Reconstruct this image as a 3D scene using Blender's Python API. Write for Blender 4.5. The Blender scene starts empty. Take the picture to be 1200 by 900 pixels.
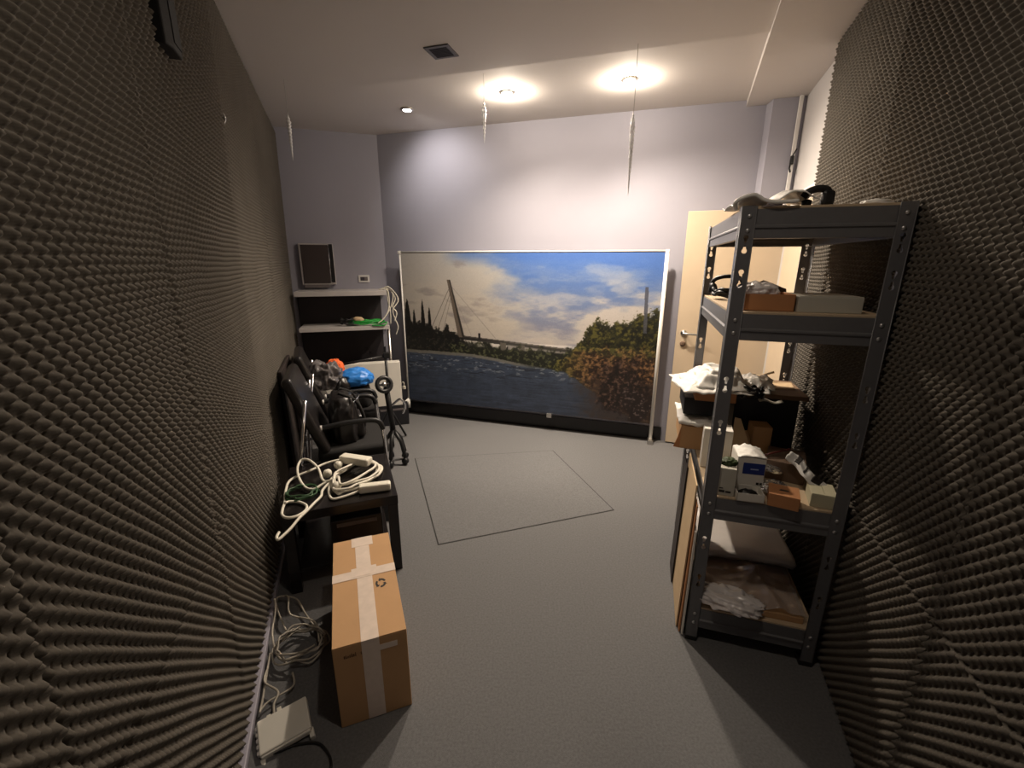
import bpy, bmesh, math, random
import numpy as np
from mathutils import Vector, Matrix, noise
random.seed(7)
SC = bpy.context.scene
COL = SC.collection
R = math.radians

# ------------------------------------------------------------------ camera
CAM_F, CAM_PITCH, CAM_ROLL, CAM_H = 514.6, .27114, .002628, 1.617
cd = bpy.data.cameras.new('camera'); cam = bpy.data.objects.new('camera', cd); COL.objects.link(cam)
cd.sensor_fit = 'HORIZONTAL'; cd.sensor_width = 36.0; cd.lens = 36.0 * CAM_F / 1200.0
cd.clip_start = .02; cd.clip_end = 50
_f = Vector((0, math.cos(CAM_PITCH), -math.sin(CAM_PITCH))); _u = Vector((0, math.sin(CAM_PITCH), math.cos(CAM_PITCH))); _x = Vector((1, 0, 0))
_r2 = _x * math.cos(CAM_ROLL) + _u * math.sin(CAM_ROLL); _u2 = -_x * math.sin(CAM_ROLL) + _u * math.cos(CAM_ROLL)
m = Matrix((_r2, _u2, -_f)).transposed().to_4x4(); m.translation = Vector((0, 0, CAM_H)); cam.matrix_world = m
SC.camera = cam
SC.view_settings.view_transform = 'Standard'; SC.view_settings.look = 'None'
SC.view_settings.exposure = 0.3; SC.view_settings.gamma = 1.0; SC.view_settings.use_curve_mapping = False

# ------------------------------------------------------------------ world (dim ambient of a closed room)
w = bpy.data.worlds.new('world'); SC.world = w; w.use_nodes = True
w.node_tree.nodes['Background'].inputs[0].default_value = (.5, .48, .5, 1)
w.node_tree.nodes['Background'].inputs[1].default_value = .02

# light settings, used by the lamp builders
SPOT_W, BULB_W, DOWN_W, NEAR_W = 250.0, 14.0, 30.0, 26.0
WARM, COOL = (1.0, .85, .68), (1.0, .92, .86)

# ------------------------------------------------------------------ frames
AZ = .3042
A = Vector((math.sin(AZ), math.cos(AZ), 0)); B = Vector((math.cos(AZ), -math.sin(AZ), 0)); Z = Vector((0, 0, 1))
def uvp(u, v, z=0): return B * u + A * v + Z * z

# ------------------------------------------------------------------ materials
def mat(name, col, rough=.6, metal=0., noise_amt=0., noise_scale=20., bump=0., bump_scale=200., col2=None, spec=.5, trans=0., ior=1.45, alpha=1., sheen=0.):
    M = bpy.data.materials.new(name); M.use_nodes = True; nt = M.node_tree; n = nt.nodes; l = nt.links
    p = n['Principled BSDF']
    p.inputs['Base Color'].default_value = (*col, 1); p.inputs['Roughness'].default_value = rough; p.inputs['Metallic'].default_value = metal
    p.inputs['Specular IOR Level'].default_value = spec; p.inputs['Transmission Weight'].default_value = trans; p.inputs['IOR'].default_value = ior
    p.inputs['Alpha'].default_value = alpha; p.inputs['Sheen Weight'].default_value = sheen
    tc = n.new('ShaderNodeTexCoord')
    if noise_amt or col2:
        nz = n.new('ShaderNodeTexNoise'); nz.inputs['Scale'].default_value = noise_scale; nz.inputs['Detail'].default_value = 4
        l.new(tc.outputs['Object'], nz.inputs['Vector'])
        mx = n.new('ShaderNodeMix'); mx.data_type = 'RGBA'
        c2 = col2 or tuple(max(0, c * (1 - noise_amt)) for c in col); c1 = col if col2 else tuple(min(1, c * (1 + noise_amt)) for c in col)
        mx.inputs[6].default_value = (*c1, 1); mx.inputs[7].default_value = (*c2, 1)
        l.new(nz.outputs['Fac'], mx.inputs[0]); l.new(mx.outputs[2], p.inputs['Base Color'])
    if bump:
        b = n.new('ShaderNodeBump'); b.inputs['Strength'].default_value = bump; b.inputs['Distance'].default_value = .003
        n2 = n.new('ShaderNodeTexNoise'); n2.inputs['Scale'].default_value = bump_scale; n2.inputs['Detail'].default_value = 3
        l.new(tc.outputs['Object'], n2.inputs['Vector']); l.new(n2.outputs['Fac'], b.inputs['Height']); l.new(b.outputs['Normal'], p.inputs['Normal'])
    return M
def emis(name, col, strength):
    M = bpy.data.materials.new(name); M.use_nodes = True; p = M.node_tree.nodes['Principled BSDF']
    p.inputs['Base Color'].default_value = (*col, 1); p.inputs['Emission Color'].default_value = (*col, 1); p.inputs['Emission Strength'].default_value = strength
    return M
M = dict(
    foam=mat('dark_acoustic_foam', (.100, .088, .074), .95, noise_amt=.18, noise_scale=2.2, bump=.12, bump_scale=420, spec=.3),
    wall=mat('lavender_grey_paint', (.325, .32, .375), .75, noise_amt=.04, noise_scale=3, bump=.06, bump_scale=90),
    wallwhite=mat('white_wall_paint', (.50, .48, .475), .7, noise_amt=.03, noise_scale=4),
    ceil=mat('white_ceiling_paint', (.66, .62, .59), .85, noise_amt=.03, noise_scale=2),
    carpet=mat('grey_carpet', (.138, .137, .140), .95, noise_amt=.34, noise_scale=110, bump=.5, bump_scale=420, spec=.1),
    seam=mat('dark_carpet_seam', (.03, .03, .03), .95),
    metal=mat('dark_grey_powder_coat', (.15, .15, .158), .38, .25, noise_amt=.1, noise_scale=30),
    galv=mat('bright_zinc', (.62, .62, .63), .35, .9),
    mdf=mat('light_mdf_board', (.52, .40, .27), .7, noise_amt=.12, noise_scale=120),
    card=mat('brown_cardboard', (.46, .27, .13), .8, noise_amt=.08, noise_scale=9, bump=.1, bump_scale=60),
    card2=mat('orange_brown_cardboard', (.44, .20, .085), .8, noise_amt=.08, noise_scale=12),
    card3=mat('pale_kraft_cardboard', (.55, .40, .24), .8, noise_amt=.08, noise_scale=12),
    tape=mat('glossy_packing_tape', (.66, .55, .47), .22, noise_amt=.12, noise_scale=35),
    ink=mat('black_print', (.02, .016, .014), .6),
    fadeink=mat('faded_print', (.17, .09, .045), .8),
    whitebox=mat('white_carton', (.72, .69, .63), .55, noise_amt=.04, noise_scale=15),
    greybox=mat('grey_white_carton', (.46, .44, .38), .6, noise_amt=.05, noise_scale=15),
    blue=mat('navy_blue_print', (.012, .03, .19), .45),
    paleink=mat('pale_print', (.35, .42, .62), .5),
    beigebox=mat('greenish_beige_carton', (.46, .43, .30), .65, noise_amt=.07, noise_scale=15),
    bag=mat('white_plastic_bag', (.80, .78, .74), .35, noise_amt=.05, noise_scale=15),
    foambag=mat('white_foam_wrap', (.72, .68, .65), .5, noise_amt=.06, noise_scale=25),
    film=mat('clear_plastic_film', (.55, .47, .42), .15, trans=.0, alpha=.38, spec=.9),
    clear=mat('crumpled_clear_plastic', (.86, .82, .82), .20, alpha=.82, spec=.9),
    black=mat('black_plastic', (.012, .012, .013), .42),
    blackcloth=mat('black_fabric', (.013, .012, .012), .9, noise_amt=.2, noise_scale=60, bump=.3, bump_scale=300),
    leather=mat('black_leatherette', (.014, .012, .012), .34, bump=.15, bump_scale=120),
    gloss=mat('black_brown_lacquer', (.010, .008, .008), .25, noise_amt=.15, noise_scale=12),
    chrome=mat('chrome', (.70, .70, .72), .14, 1.0),
    steel=mat('brushed_steel', (.55, .53, .50), .3, 1.0),
    cablewhite=mat('cream_cable', (.74, .70, .60), .45),
    cablegrey=mat('grey_beige_cable', (.42, .38, .32), .5),
    cablegreen=mat('green_cable', (.02, .32, .045), .45),
    cabledark=mat('dark_green_cable', (.03, .075, .03), .5),
    routerw=mat('white_router_plastic', (.76, .73, .66), .4),
    trimw=mat('white_trim', (.72, .70, .68), .5),
    trunk=mat('grey_white_trunking', (.27, .255, .30), .5),
    shelfw=mat('grey_white_shelf', (.50, .47, .46), .5, noise_amt=.05, noise_scale=10),
    cabfront=mat('dark_brown_cabinet_front', (.048, .038, .036), .4),
    doorw=mat('beige_door_laminate', (.57, .46, .335), .5, noise_amt=.06, noise_scale=6),
    postw=mat('white_stand_tube', (.78, .76, .72), .35),
    bluebag=mat('bright_blue_plastic', (.03, .20, .62), .4),
    orange=mat('orange_red_cloth', (.75, .13, .03), .8),
    greybag=mat('grey_clear_plastic_bag', (.11, .10, .10), .25, noise_amt=.35, noise_scale=18),
    brownbox=mat('dark_brown_carton', (.12, .075, .05), .7),
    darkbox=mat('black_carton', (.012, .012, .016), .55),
    silverfoil=mat('silver_foil', (.75, .74, .73), .2, .9),
    ice=mat('clear_icicle_glass', (.92, .92, .93), .10, trans=.35, ior=1.45, spec=.9),
    thread=mat('pale_thread', (.45, .43, .40), .6),
    maroon=mat('maroon_plastic', (.10, .018, .015), .4),
    leaf=mat('green_wrap', (.035, .055, .015), .6),
    boarddark=mat('dark_brown_board', (.028, .020, .018), .6),
    shelfshade=mat('under_shelf_shade', (.035, .03, .034), .7),  # dark tone imitating the shadow below the wall shelves
    midbrown=mat('mid_brown_carton', (.20, .125, .075), .75),
    boardedge=mat('grey_board_face', (.14, .12, .12), .6),
    ventdark=mat('dark_grille', (.035, .03, .04), .6),
    bulb=emis('lit_bulb', (1.0, .86, .66), 42.0),
    bulbc=emis('lit_downlight', (1.0, .92, .86), 30.0),
)

# ------------------------------------------------------------------ mesh helper
def catmull(P, k=8, closed=False):
    P = [Vector(p) for p in P]; n = len(P); out = []
    rng = range(n) if closed else range(n - 1)
    for i in rng:
        if closed: a, b, c, d = P[(i - 1) % n], P[i], P[(i + 1) % n], P[(i + 2) % n]
        else: a, b, c, d = P[max(i - 1, 0)], P[i], P[i + 1], P[min(i + 2, n - 1)]
        for j in range(k):
            t = j / k
            out.append(.5 * ((2 * b) + (c - a) * t + (2 * a - 5 * b + 4 * c - d) * t * t + (3 * b - a - 3 * c + d) * t ** 3))
    if not closed: out.append(P[-1])
    return out
class MB:
    def __init__(s): s.bm = bmesh.new()
    def _merge(s, b2, mtx=None, smooth=False):
        if mtx is not None: bmesh.ops.transform(b2, matrix=mtx, verts=b2.verts)
        for f in b2.faces: f.smooth = smooth
        me = bpy.data.meshes.new('tmp'); b2.to_mesh(me); b2.free(); s.bm.from_mesh(me); bpy.data.meshes.remove(me)
        return s
    def box(s, x0, x1, y0, y1, z0, z1, bev=0., mtx=None, seg=2):
        b = bmesh.new(); bmesh.ops.create_cube(b, size=1)
        bmesh.ops.transform(b, matrix=Matrix.Translation(((x0 + x1) / 2, (y0 + y1) / 2, (z0 + z1) / 2)) @ Matrix.Diagonal((abs(x1 - x0), abs(y1 - y0), abs(z1 - z0), 1)), verts=b.verts)
        if bev: bmesh.ops.bevel(b, geom=b.edges[:], offset=bev, segments=seg, affect='EDGES', profile=.5)
        return s._merge(b, mtx)
    def prism(s, poly, z0, z1, mtx=None, bev=0.):
        b = bmesh.new(); lo = [b.verts.new((x, y, z0)) for x, y in poly]; hi = [b.verts.new((x, y, z1)) for x, y in poly]
        n = len(poly); b.faces.new(lo[::-1]); b.faces.new(hi)
        for i in range(n): b.faces.new((lo[i], lo[(i + 1) % n], hi[(i + 1) % n], hi[i]))
        bmesh.ops.recalc_face_normals(b, faces=b.faces[:])
        if bev: bmesh.ops.bevel(b, geom=b.edges[:], offset=bev, segments=2, affect='EDGES', profile=.5)
        return s._merge(b, mtx)
    def tube(s, pts, r, seg=8, closed=False, mtx=None, radii=None):
        P = [Vector(p) for p in pts]; b = bmesh.new(); rings = []; n = len(P); up = None
        for i, p in enumerate(P):
            t = (P[(i + 1) % n] - P[i - 1]) if closed else (P[min(i + 1, n - 1)] - P[max(i - 1, 0)])
            if t.length < 1e-9: t = Vector((0, 0, 1))
            t.normalize()
            if up is None: up = t.orthogonal().normalized()
            up = (up - t * up.dot(t)); up = up.normalized() if up.length > 1e-6 else t.orthogonal().normalized()
            sd = t.cross(up); rr = radii[i] if radii else r
            rings.append([b.verts.new(p + (up * math.cos(2 * math.pi * k / seg) + sd * math.sin(2 * math.pi * k / seg)) * rr) for k in range(seg)])
        for i in range(n if closed else n - 1):
            a, c = rings[i], rings[(i + 1) % n]
            for k in range(seg): b.faces.new((a[k], a[(k + 1) % seg], c[(k + 1) % seg], c[k]))
        if not closed: b.faces.new(rings[0][::-1]); b.faces.new(rings[-1])
        bmesh.ops.recalc_face_normals(b, faces=b.faces[:])
        return s._merge(b, mtx, True)
    def lathe(s, prof, seg=20, mtx=None, smooth=True):
        b = bmesh.new(); rings = [[b.verts.new((r * math.cos(2 * math.pi * k / seg), r * math.sin(2 * math.pi * k / seg), z)) for k in range(seg)] for r, z in prof]
        for i in range(len(rings) - 1):
            for k in range(seg): b.faces.new((rings[i][k], rings[i][(k + 1) % seg], rings[i + 1][(k + 1) % seg], rings[i + 1][k]))
        b.faces.new(rings[0][::-1]); b.faces.new(rings[-1]); bmesh.ops.recalc_face_normals(b, faces=b.faces[:])
        return s._merge(b, mtx, smooth)
    def blob(s, sx, sy, sz, loc=(0, 0, 0), amp=.25, freq=3., seed=0, sub=4, flat=True, rz=0., ridged=False, boxy=1.0):
        b = bmesh.new(); bmesh.ops.create_icosphere(b, subdivisions=sub, radius=1)
        for v in b.verts:
            d = v.co.normalized(); q = d * freq + Vector((seed * 7.3, seed * 3.1, seed * 1.7))
            h = noise.noise(q) + .5 * noise.noise(q * 2.3)
            if ridged: h = (1 - 2 * abs(noise.noise(q))) * .8 + .5 * (1 - 2 * abs(noise.noise(q * 2.1)))
            c = Vector((math.copysign(abs(d.x) ** boxy, d.x), math.copysign(abs(d.y) ** boxy, d.y), math.copysign(abs(d.z) ** boxy, d.z)))
            c = c * (1 + amp * h); z = c.z * sz
            if flat: z = max(z, -sz * .45) + sz * .45
            v.co = Vector((c.x * sx, c.y * sy, z))
        return s._merge(b, Matrix.Translation(loc) @ Matrix.Rotation(rz, 4, 'Z'), True)
    def sheet(s, fn, nu, nv, thick=.002, mtx=None, smooth=True):
        b = bmesh.new(); g = [[b.verts.new(fn(i / nu, j / nv)) for j in range(nv + 1)] for i in range(nu + 1)]
        for i in range(nu):
            for j in range(nv): b.faces.new((g[i][j], g[i + 1][j], g[i + 1][j + 1], g[i][j + 1]))
        bmesh.ops.recalc_face_normals(b, faces=b.faces[:])
        bmesh.ops.solidify(b, geom=b.faces[:], thickness=thick)
        return s._merge(b, mtx, smooth)
    def build(s, name, material, parent=None, loc=None, rot=None):
        me = bpy.data.meshes.new(name); s.bm.to_mesh(me); s.bm.free(); me.materials.append(material)
        o = bpy.data.objects.new(name, me); COL.objects.link(o)
        if parent is not None: o.parent = parent
        if loc is not None: o.location = loc
        if rot is not None: o.rotation_euler = rot
        return o
def tag(o, label=None, cat=None, group=None, kind=None):
    if label: o['label'] = label
    if cat: o['category'] = cat
    if group: o['group'] = group
    if kind: o['kind'] = kind
    return o
def thing(name, label, cat, loc, rz=0., group=None, rot=None):
    o = bpy.data.objects.new(name, None); COL.objects.link(o); o.empty_display_size = .05
    o.location = loc; o.rotation_euler = rot if rot else (0, 0, rz)
    return tag(o, label, cat, group)
def struct(name, mb, material):
    return tag(mb.build(name, material), kind='structure')

# ------------------------------------------------------------------ room shell
H_FAR, H_NEAR, H_SOF = 2.79, 2.765, 2.748
# left wall frame: y along the wall (away from the camera), x into the room
LP = Vector((-.958, 1.262, 0)); L_AZ = math.atan(-.39); L_D = Vector((math.sin(L_AZ), math.cos(L_AZ), 0)); L_N = Vector((L_D.y, -L_D.x, 0)); L_RZ = -L_AZ
# right wall frame: y along the wall, x out of the room
RP = uvp(.765, 1.5); R_AZ = AZ + .05; R_D = Vector((math.sin(R_AZ), math.cos(R_AZ), 0)); R_N = Vector((R_D.y, -R_D.x, 0)); R_RZ = -R_AZ
CB = uvp(-2.66, 4.1); DB = Vector((-2.2, 4.43, 0))
def lw(x, s, z=0): return LP + L_N * x + L_D * s + Z * z
def rw(x, s, z=0): return RP + R_N * x + R_D * s + Z * z
FOAM_T = .05
fl_ = MB().box(-3.2, 2.6, -1.2, 6., -.1, 0); struct('floor', fl_, M['carpet'])
o = MB().box(-.15, 0, -2.3, 4.0, 0, 3.0, mtx=Matrix.Translation(LP - L_N * FOAM_T) @ Matrix.Rotation(L_RZ, 4, 'Z')); struct('wall_left', o, M['wall'])
def wall_seg(name, p, q, z0, z1, material, t=.12):
    d = (q - p).normalized(); n = Vector((-d.y, d.x, 0))
    a = [p, q, q + n * t, p + n * t]
    return struct(name, MB().prism([(v.x, v.y) for v in a], z0, z1), material)
dC = (CB - DB).normalized()
wall_seg('wall_back_left', DB - dC * .3, CB, 0, 3.0, M['wall'])
wall_seg('wall_back', CB, uvp(1.6, 4.1), 0, 3.0, M['wall'])
o = MB().box(0, .15, -2.3, 2.75, 0, 3.0, mtx=Matrix.Translation(RP + R_N * .035) @ Matrix.Rotation(R_RZ, 4, 'Z')); struct('wall_right', o, M['wallwhite'])
struct('wall_front', MB().box(-.9, 1.2, -.75, -.65, 0, 3.0), M['wall'])
# ceilings: low near part, raised far part with a small step, lower soffit along the right wall
def uvpoly(pts): return [(uvp(u, v).x, uvp(u, v).y) for u, v in pts]
struct('ceiling', MB().prism(uvpoly([(-4.4, 2.95), (2.0, 2.95), (2.0, 5.2), (-4.4, 5.2)]), H_FAR, H_FAR + .1), M['ceil'])
struct('ceiling_near', MB().prism(uvpoly([(-4.4, -1.6), (2.0, -1.6), (2.0, 2.95), (-4.4, 2.95)]), H_NEAR, H_FAR + .1), M['ceil'])
struct('ceiling_soffit', MB().prism(uvpoly([(.556, 4.1), (1.5, 4.1), (1.5, -1.4), (.13, -1.4)]), H_SOF, H_FAR + .05), M['ceil'])
# boxed column above the door head, lintel
struct('wall_column', MB().prism(uvpoly([(.69, 4.12), (.713, 3.98), (1.1, 3.98), (1.1, 4.12)]), 2.05, H_SOF), M['wall'])
# white pole trim by the right wall with its hook, white lower wall panel
t1 = struct('trim_1', MB().box(-.012, .012, -.012, .012, 2.03, H_SOF, .003, mtx=Matrix.Translation(uvp(.885, 3.955)) @ Matrix.Rotation(-AZ, 4, 'Z')), M['trimw'])
MB().box(-.018, .006, -.03, -.012, 2.30, 2.36, .005, mtx=Matrix.Translation(uvp(.885, 3.955)) @ Matrix.Rotation(-AZ, 4, 'Z')).tube([uvp(.872, 3.93, 2.31), uvp(.866, 3.91, 2.27), uvp(.872, 3.90, 2.245)], .006).tube([uvp(.875, 3.93, 2.35), uvp(.895, 3.91, 2.40)], .005).build('latch_hook', M['black'], t1)
struct('door_2', MB().box(-.014, .02, 1.42, 2.36, .012, 2.0, .003, mtx=Matrix.Translation(RP + R_N * .035) @ Matrix.Rotation(R_RZ, 4, 'Z')), M['doorw'])
struct('trim_2', MB().box(-.012, .03, 1.36, 2.42, 2.003, 2.085, .003, mtx=Matrix.Translation(RP + R_N * .035) @ Matrix.Rotation(R_RZ, 4, 'Z')), M['trimw'])
# baseboard / cable trunking at the foot of the left wall
struct('baseboard_left', MB().box(-.03, .008, -1.6, 1.15, 0, .034, .004, mtx=Matrix.Translation(LP) @ Matrix.Rotation(L_RZ, 4, 'Z')), M['trunk'])
struct('shade_strip_back', MB().prism(uvpoly([(-2.6, 4.085), (.18, 4.085), (.18, 4.1), (-2.6, 4.1)]), 0, .13), M['gloss'])  # black strip painting the shadow at the wall foot under the banner

# ------------------------------------------------------------------ egg-crate foam panels (real relief)
PITCH, DEPTH = .038, .024
def foam_panel(name, P, D, N, rz, side, s0, s1, z0, z1, lean, sub, seed, label):
    """grid in the wall frame: local y along wall, local z up, local x into the room * side"""
    g = .0006; s0 += g; s1 -= g; z0 += g; z1 -= g
    nu = max(4, int((s1 - s0) / PITCH * sub)); nv = max(4, int((z1 - z0) / PITCH * sub))
    S = np.linspace(s0, s1, nu + 1); Zz = np.linspace(z0, z1, nv + 1); SS, ZZ = np.meshgrid(S, Zz, indexing='ij')
    rs = np.random.RandomState(seed)
    ph = rs.rand(2) * 6.28
    # gentle warps so that the rows wander as in real foam
    ws = SS + .003 * np.sin(ZZ * 5 + ph[0]) + .0008 * np.sin(ZZ * 23 + ph[1]); wz = ZZ + .003 * np.sin(SS * 5 + ph[1]) + .0008 * np.sin(SS * 21 + ph[0])
    k = 2 * math.pi / PITCH
    e = np.cos(k * ws + ph[0]) * np.cos(k * wz + ph[1])
    e = .5 + .5 * e; e = e ** 1.15
    sag = .002 * np.sin(SS * 3.1 + ph[0]) * np.sin(ZZ * 2.7 + ph[1])
    edge = np.minimum.reduce([SS - s0, s1 - SS, ZZ - z0, z1 - ZZ]); er = .72 + .28 * np.clip(edge / .004, 0, 1)
    X = -DEPTH * (1 - e) + sag + (lean * ZZ) + rs.normal(0, .0003, SS.shape)
    X = X * er + (-FOAM_T * .55 + lean * ZZ) * (1 - er)
    V = np.stack([X * side, SS, ZZ], -1).reshape(-1, 3)
    n1 = nv + 1
    i = np.arange(nu)[:, None] * n1 + np.arange(nv)[None, :]
    F = np.stack([i, i + n1, i + n1 + 1, i + 1], -1).reshape(-1, 4)
    # border skirt and flat back
    ring = list(range(0, nv)) + [a * n1 + nv for a in range(0, nu)] + [nu * n1 + b for b in range(nv, 0, -1)] + [a * n1 for a in range(nu, 0, -1)]
    ring = np.array(ring); bk = V[ring].copy(); bk[:, 0] = -FOAM_T * side * 1.0
    nb = len(V); V = np.vstack([V, bk]); m_ = len(ring); j = np.arange(m_); jn = (j + 1) % m_
    F2 = np.stack([ring[j], ring[jn], nb + jn, nb + j], -1); F = np.vstack([F, F2])
    if side < 0: F = F[:, ::-1]
    me = bpy.data.meshes.new(name); me.vertices.add(len(V)); me.vertices.foreach_set('co', V.astype(np.float32).ravel())
    me.loops.add(F.size); me.loops.foreach_set('vertex_index', F.astype(np.int32).ravel())
    me.polygons.add(len(F)); me.polygons.foreach_set('loop_start', np.arange(0, F.size, 4, dtype=np.int32)); me.polygons.foreach_set('use_smooth', np.ones(len(F), dtype=bool))
    me.update(calc_edges=True); me.validate(); me.materials.append(M['foam'])
    o = bpy.data.objects.new(name, me); COL.objects.link(o); o.location = P; o.rotation_euler = (0, 0, rz)
    return tag(o, label, 'acoustic foam', 'egg-crate foam panels on the walls')
LL = [(-1.845, -.845), (-.845, -.06), (-.06, .95), (.95, 1.95), (1.95, 2.70), (2.70, 3.40)]
up_l = ['tall dark egg-crate foam panel at the left edge of the photo', 'tall egg-crate foam panel on left wall, second from the left edge', 'tall egg-crate foam panel on left wall under the black speaker',
        'tall egg-crate foam panel on left wall beside the small black table', 'tall egg-crate foam panel on left wall beside the black armchair', 'last tall foam panel of the left wall, touching the grey shelf corner']
lo_l = ['low foam panel at the bottom left corner of the photo', 'low ribbed foam panel on left wall, left of the white router', 'low foam panel on left wall behind the white router and cable coil',
        'low foam panel on left wall beside the black table legs', 'low foam panel on left wall behind the leaning dark boards', 'last low foam panel of the left wall, under the grey shelves']
for k, (a, b) in enumerate(LL):
    sub = 8 if k < 3 else 6
    foam_panel('acoustic_foam', LP, L_D, L_N, L_RZ, 1, a, b, .77, 2.745, .018, sub, 10 + k, up_l[k])
    foam_panel('acoustic_foam', LP, L_D, L_N, L_RZ, 1, a, b, .036, .77, .018, sub, 30 + k, lo_l[k])
RL_ = [(-1.6, -.29), (-.29, .67), (.67, 1.63)]
up_r = ['tall brown-grey egg-crate foam panel at the right edge of the photo', 'tall egg-crate foam panel on right wall behind the rack front post', 'tall egg-crate foam panel at the far end of the right wall, behind the rack']
lo_r = ['low foam panel at the bottom right corner of the photo', 'low foam panel on right wall beside the rack foot', 'low foam panel on right wall hidden behind the rack shelves']
for k, (a, b) in enumerate(RL_):
    foam_panel('acoustic_foam', RP, R_D, R_N, R_RZ, -1, a, b, .735, 2.742, .010, 8 if k < 2 else 6, 50 + k, up_r[k])
    foam_panel('acoustic_foam', RP, R_D, R_N, R_RZ, -1, a, b, .012, .735, .010, 8 if k < 2 else 6, 60 + k, lo_r[k])

# ------------------------------------------------------------------ carpet hatch in the floor
hp = [uvp(-1.09, 2.014), uvp(-.126, 2.721), uvp(-.731, 3.552), uvp(-1.82, 3.03)]
hc = sum(hp, Vector()) / 4
ht = thing('floor_hatch', 'square carpet hatch outlined by dark seams in the grey floor', 'floor hatch', hc)
MB().prism([((p - hc).x, (p - hc).y) for p in hp], -.004, .0015).build('seam_border', M['seam'], ht)
MB().prism([((p - hc).x * .9875, (p - hc).y * .9875) for p in hp], -.003, .003).build('carpet_panel', M['carpet'], ht)

# ------------------------------------------------------------------ lamps, vent, icicles
def spot(loc, power, col, size, blend, target, radius=.03):
    l = bpy.data.lights.new('spot_light', 'SPOT'); l.energy = power; l.color = col; l.spot_size = size; l.spot_blend = blend; l.shadow_soft_size = radius
    o = bpy.data.objects.new('spot_light', l); COL.objects.link(o); o.location = loc
    o.rotation_euler = (Vector(target) - Vector(loc)).to_track_quat('-Z', 'Y').to_euler(); return o
def point(loc, power, col, radius=.03):
    l = bpy.data.lights.new('bulb_light', 'POINT'); l.energy = power; l.color = col; l.shadow_soft_size = radius
    o = bpy.data.objects.new('bulb_light', l); COL.objects.link(o); o.location = loc; return o
def ceiling_lamp(p, label, big):
    t = thing('ceiling_spotlight', label, 'ceiling light', (p.x, p.y, H_FAR), 0, 'ceiling spotlights near the back wall')
    MB().lathe([(.030, 0), (.052, 0), (.055, -.004), (.052, -.008), (.040, -.010), (.032, -.008)], 28).build('trim_ring', M['steel'], t)
    if big:
        MB().lathe([(.004, -.004), (.036, -.005), (.038, -.010), (.030, -.015), (.004, -.017)], 24).build('bulb', M['bulb'], t)
        point((p.x, p.y, H_FAR - .040), BULB_W, WARM, .018)
        spot((p.x, p.y, H_FAR - .020), SPOT_W, WARM, R(156), .9, (p.x + .3, p.y - .65, 0), .05)
    else:
        MB().lathe([(.004, -.006), (.032, -.008), (.031, -.012), (.004, -.014)], 24).build('bulb', M['bulbc'], t)
        spot((p.x, p.y, H_FAR - .02), DOWN_W, COOL, R(104), 1.0, uvp(-1.95, 4.1, 2.3), .03)
    return t
ceiling_lamp(uvp(-1.993, 3.53), 'small recessed downlight above the dark wall cabinet, leftmost lit lamp', False)
ceiling_lamp(uvp(-1.117, 3.42), 'glaring bare spotlight above the middle of the landscape banner', True)
ceiling_lamp(uvp(-.264, 3.44), 'glaring bare spotlight near the soffit, rightmost lit lamp', True)
# the next lamp of the row, in the near ceiling above the camera, outside the frame
nl = thing('ceiling_spotlight', 'recessed spotlight in the lower ceiling above the cardboard box and rack, nearest the camera', 'ceiling light', (.15, .85, H_NEAR), 0)
MB().lathe([(.030, 0), (.052, 0), (.055, -.004), (.052, -.008), (.040, -.010), (.032, -.008)], 28).build('trim_ring', M['steel'], nl)
MB().lathe([(.004, -.006), (.032, -.008), (.031, -.012), (.004, -.014)], 24).build('bulb', M['bulbc'], nl)
spot((.15, .85, H_NEAR - .02), NEAR_W, WARM, R(165), 1.0, (.15, .85, 0), .05)
vt = thing('ceiling_vent', 'small square dark vent grille in the near ceiling', 'air vent', (-.405, 2.90, H_NEAR), -AZ)
MB().box(-.075, .075, -.075, -.055, -.006, 0).box(-.075, .075, .055, .075, -.006, 0).box(-.075, -.055, -.055, .055, -.006, 0).box(.055, .075, -.055, .055, -.006, 0).build('frame', M['cabfront'], vt)
mb = MB()
for k in range(8): mb.box(-.055, .055, -.055 + k * .0138, -.049 + k * .0138, -.005, -.001)
mb.build('grille', M['ventdark'], vt)
MB().box(-.055, .055, -.055, .055, -.001, -.0002).build('backing', M['ventdark'], vt)
def icicle(p, zc, z1, z2, label, rmax):
    t = thing('icicle_ornament', label, 'ornament', (p.x, p.y, z2), 0, 'glass icicles hanging from the ceiling')
    L_ = z1 - z2; pr = []; n = 56
    b = bmesh.new(); seg = 12; rings = []
    for i in range(n + 1):
        f = i / n; r = rmax * (min(1, f * 1.15) ** .8) * (1 - .75 * max(0, f - .85) / .15) + .0008
        ring = []
        for k in range(seg):
            a = 2 * math.pi * k / seg; rr = r * (1 + .28 * math.cos(2 * (a - f * L_ * 150))) ; ring.append(b.verts.new((rr * math.cos(a), rr * math.sin(a), f * L_)))
        rings.append(ring)
    for i in range(n):
        for k in range(seg): b.faces.new((rings[i][k], rings[i][(k + 1) % seg], rings[i + 1][(k + 1) % seg], rings[i + 1][k]))
    b.faces.new(rings[0][::-1]); b.faces.new(rings[-1])
    q = MB(); q._merge(b, None, True); q.build('twisted_glass', M['ice'], t)
    MB().tube([(0, 0, L_ - .002), (.002, 0, (L_ + zc - z2) / 2), (0, 0, zc - z2)], .0014, 5).build('thread', M['thread'], t)
    tl = [(0, .006 + .004 * math.cos(a), L_ + .008 + .008 * math.sin(a)) for a in [2 * math.pi * k / 12 for k in range(12)]]
    MB().tube(tl, .0012, 5, True).build('loop', M['steel'], t)
icicle(Vector((-1.50, 3.30, 0)), H_FAR, 2.556, 2.281, 'twisted glass icicle hanging in front of the left grey wall', .013)
icicle(Vector((-.19, 3.28, 0)), H_FAR, 2.62, 2.387, 'twisted glass icicle hanging under the middle glaring lamp', .013)
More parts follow.
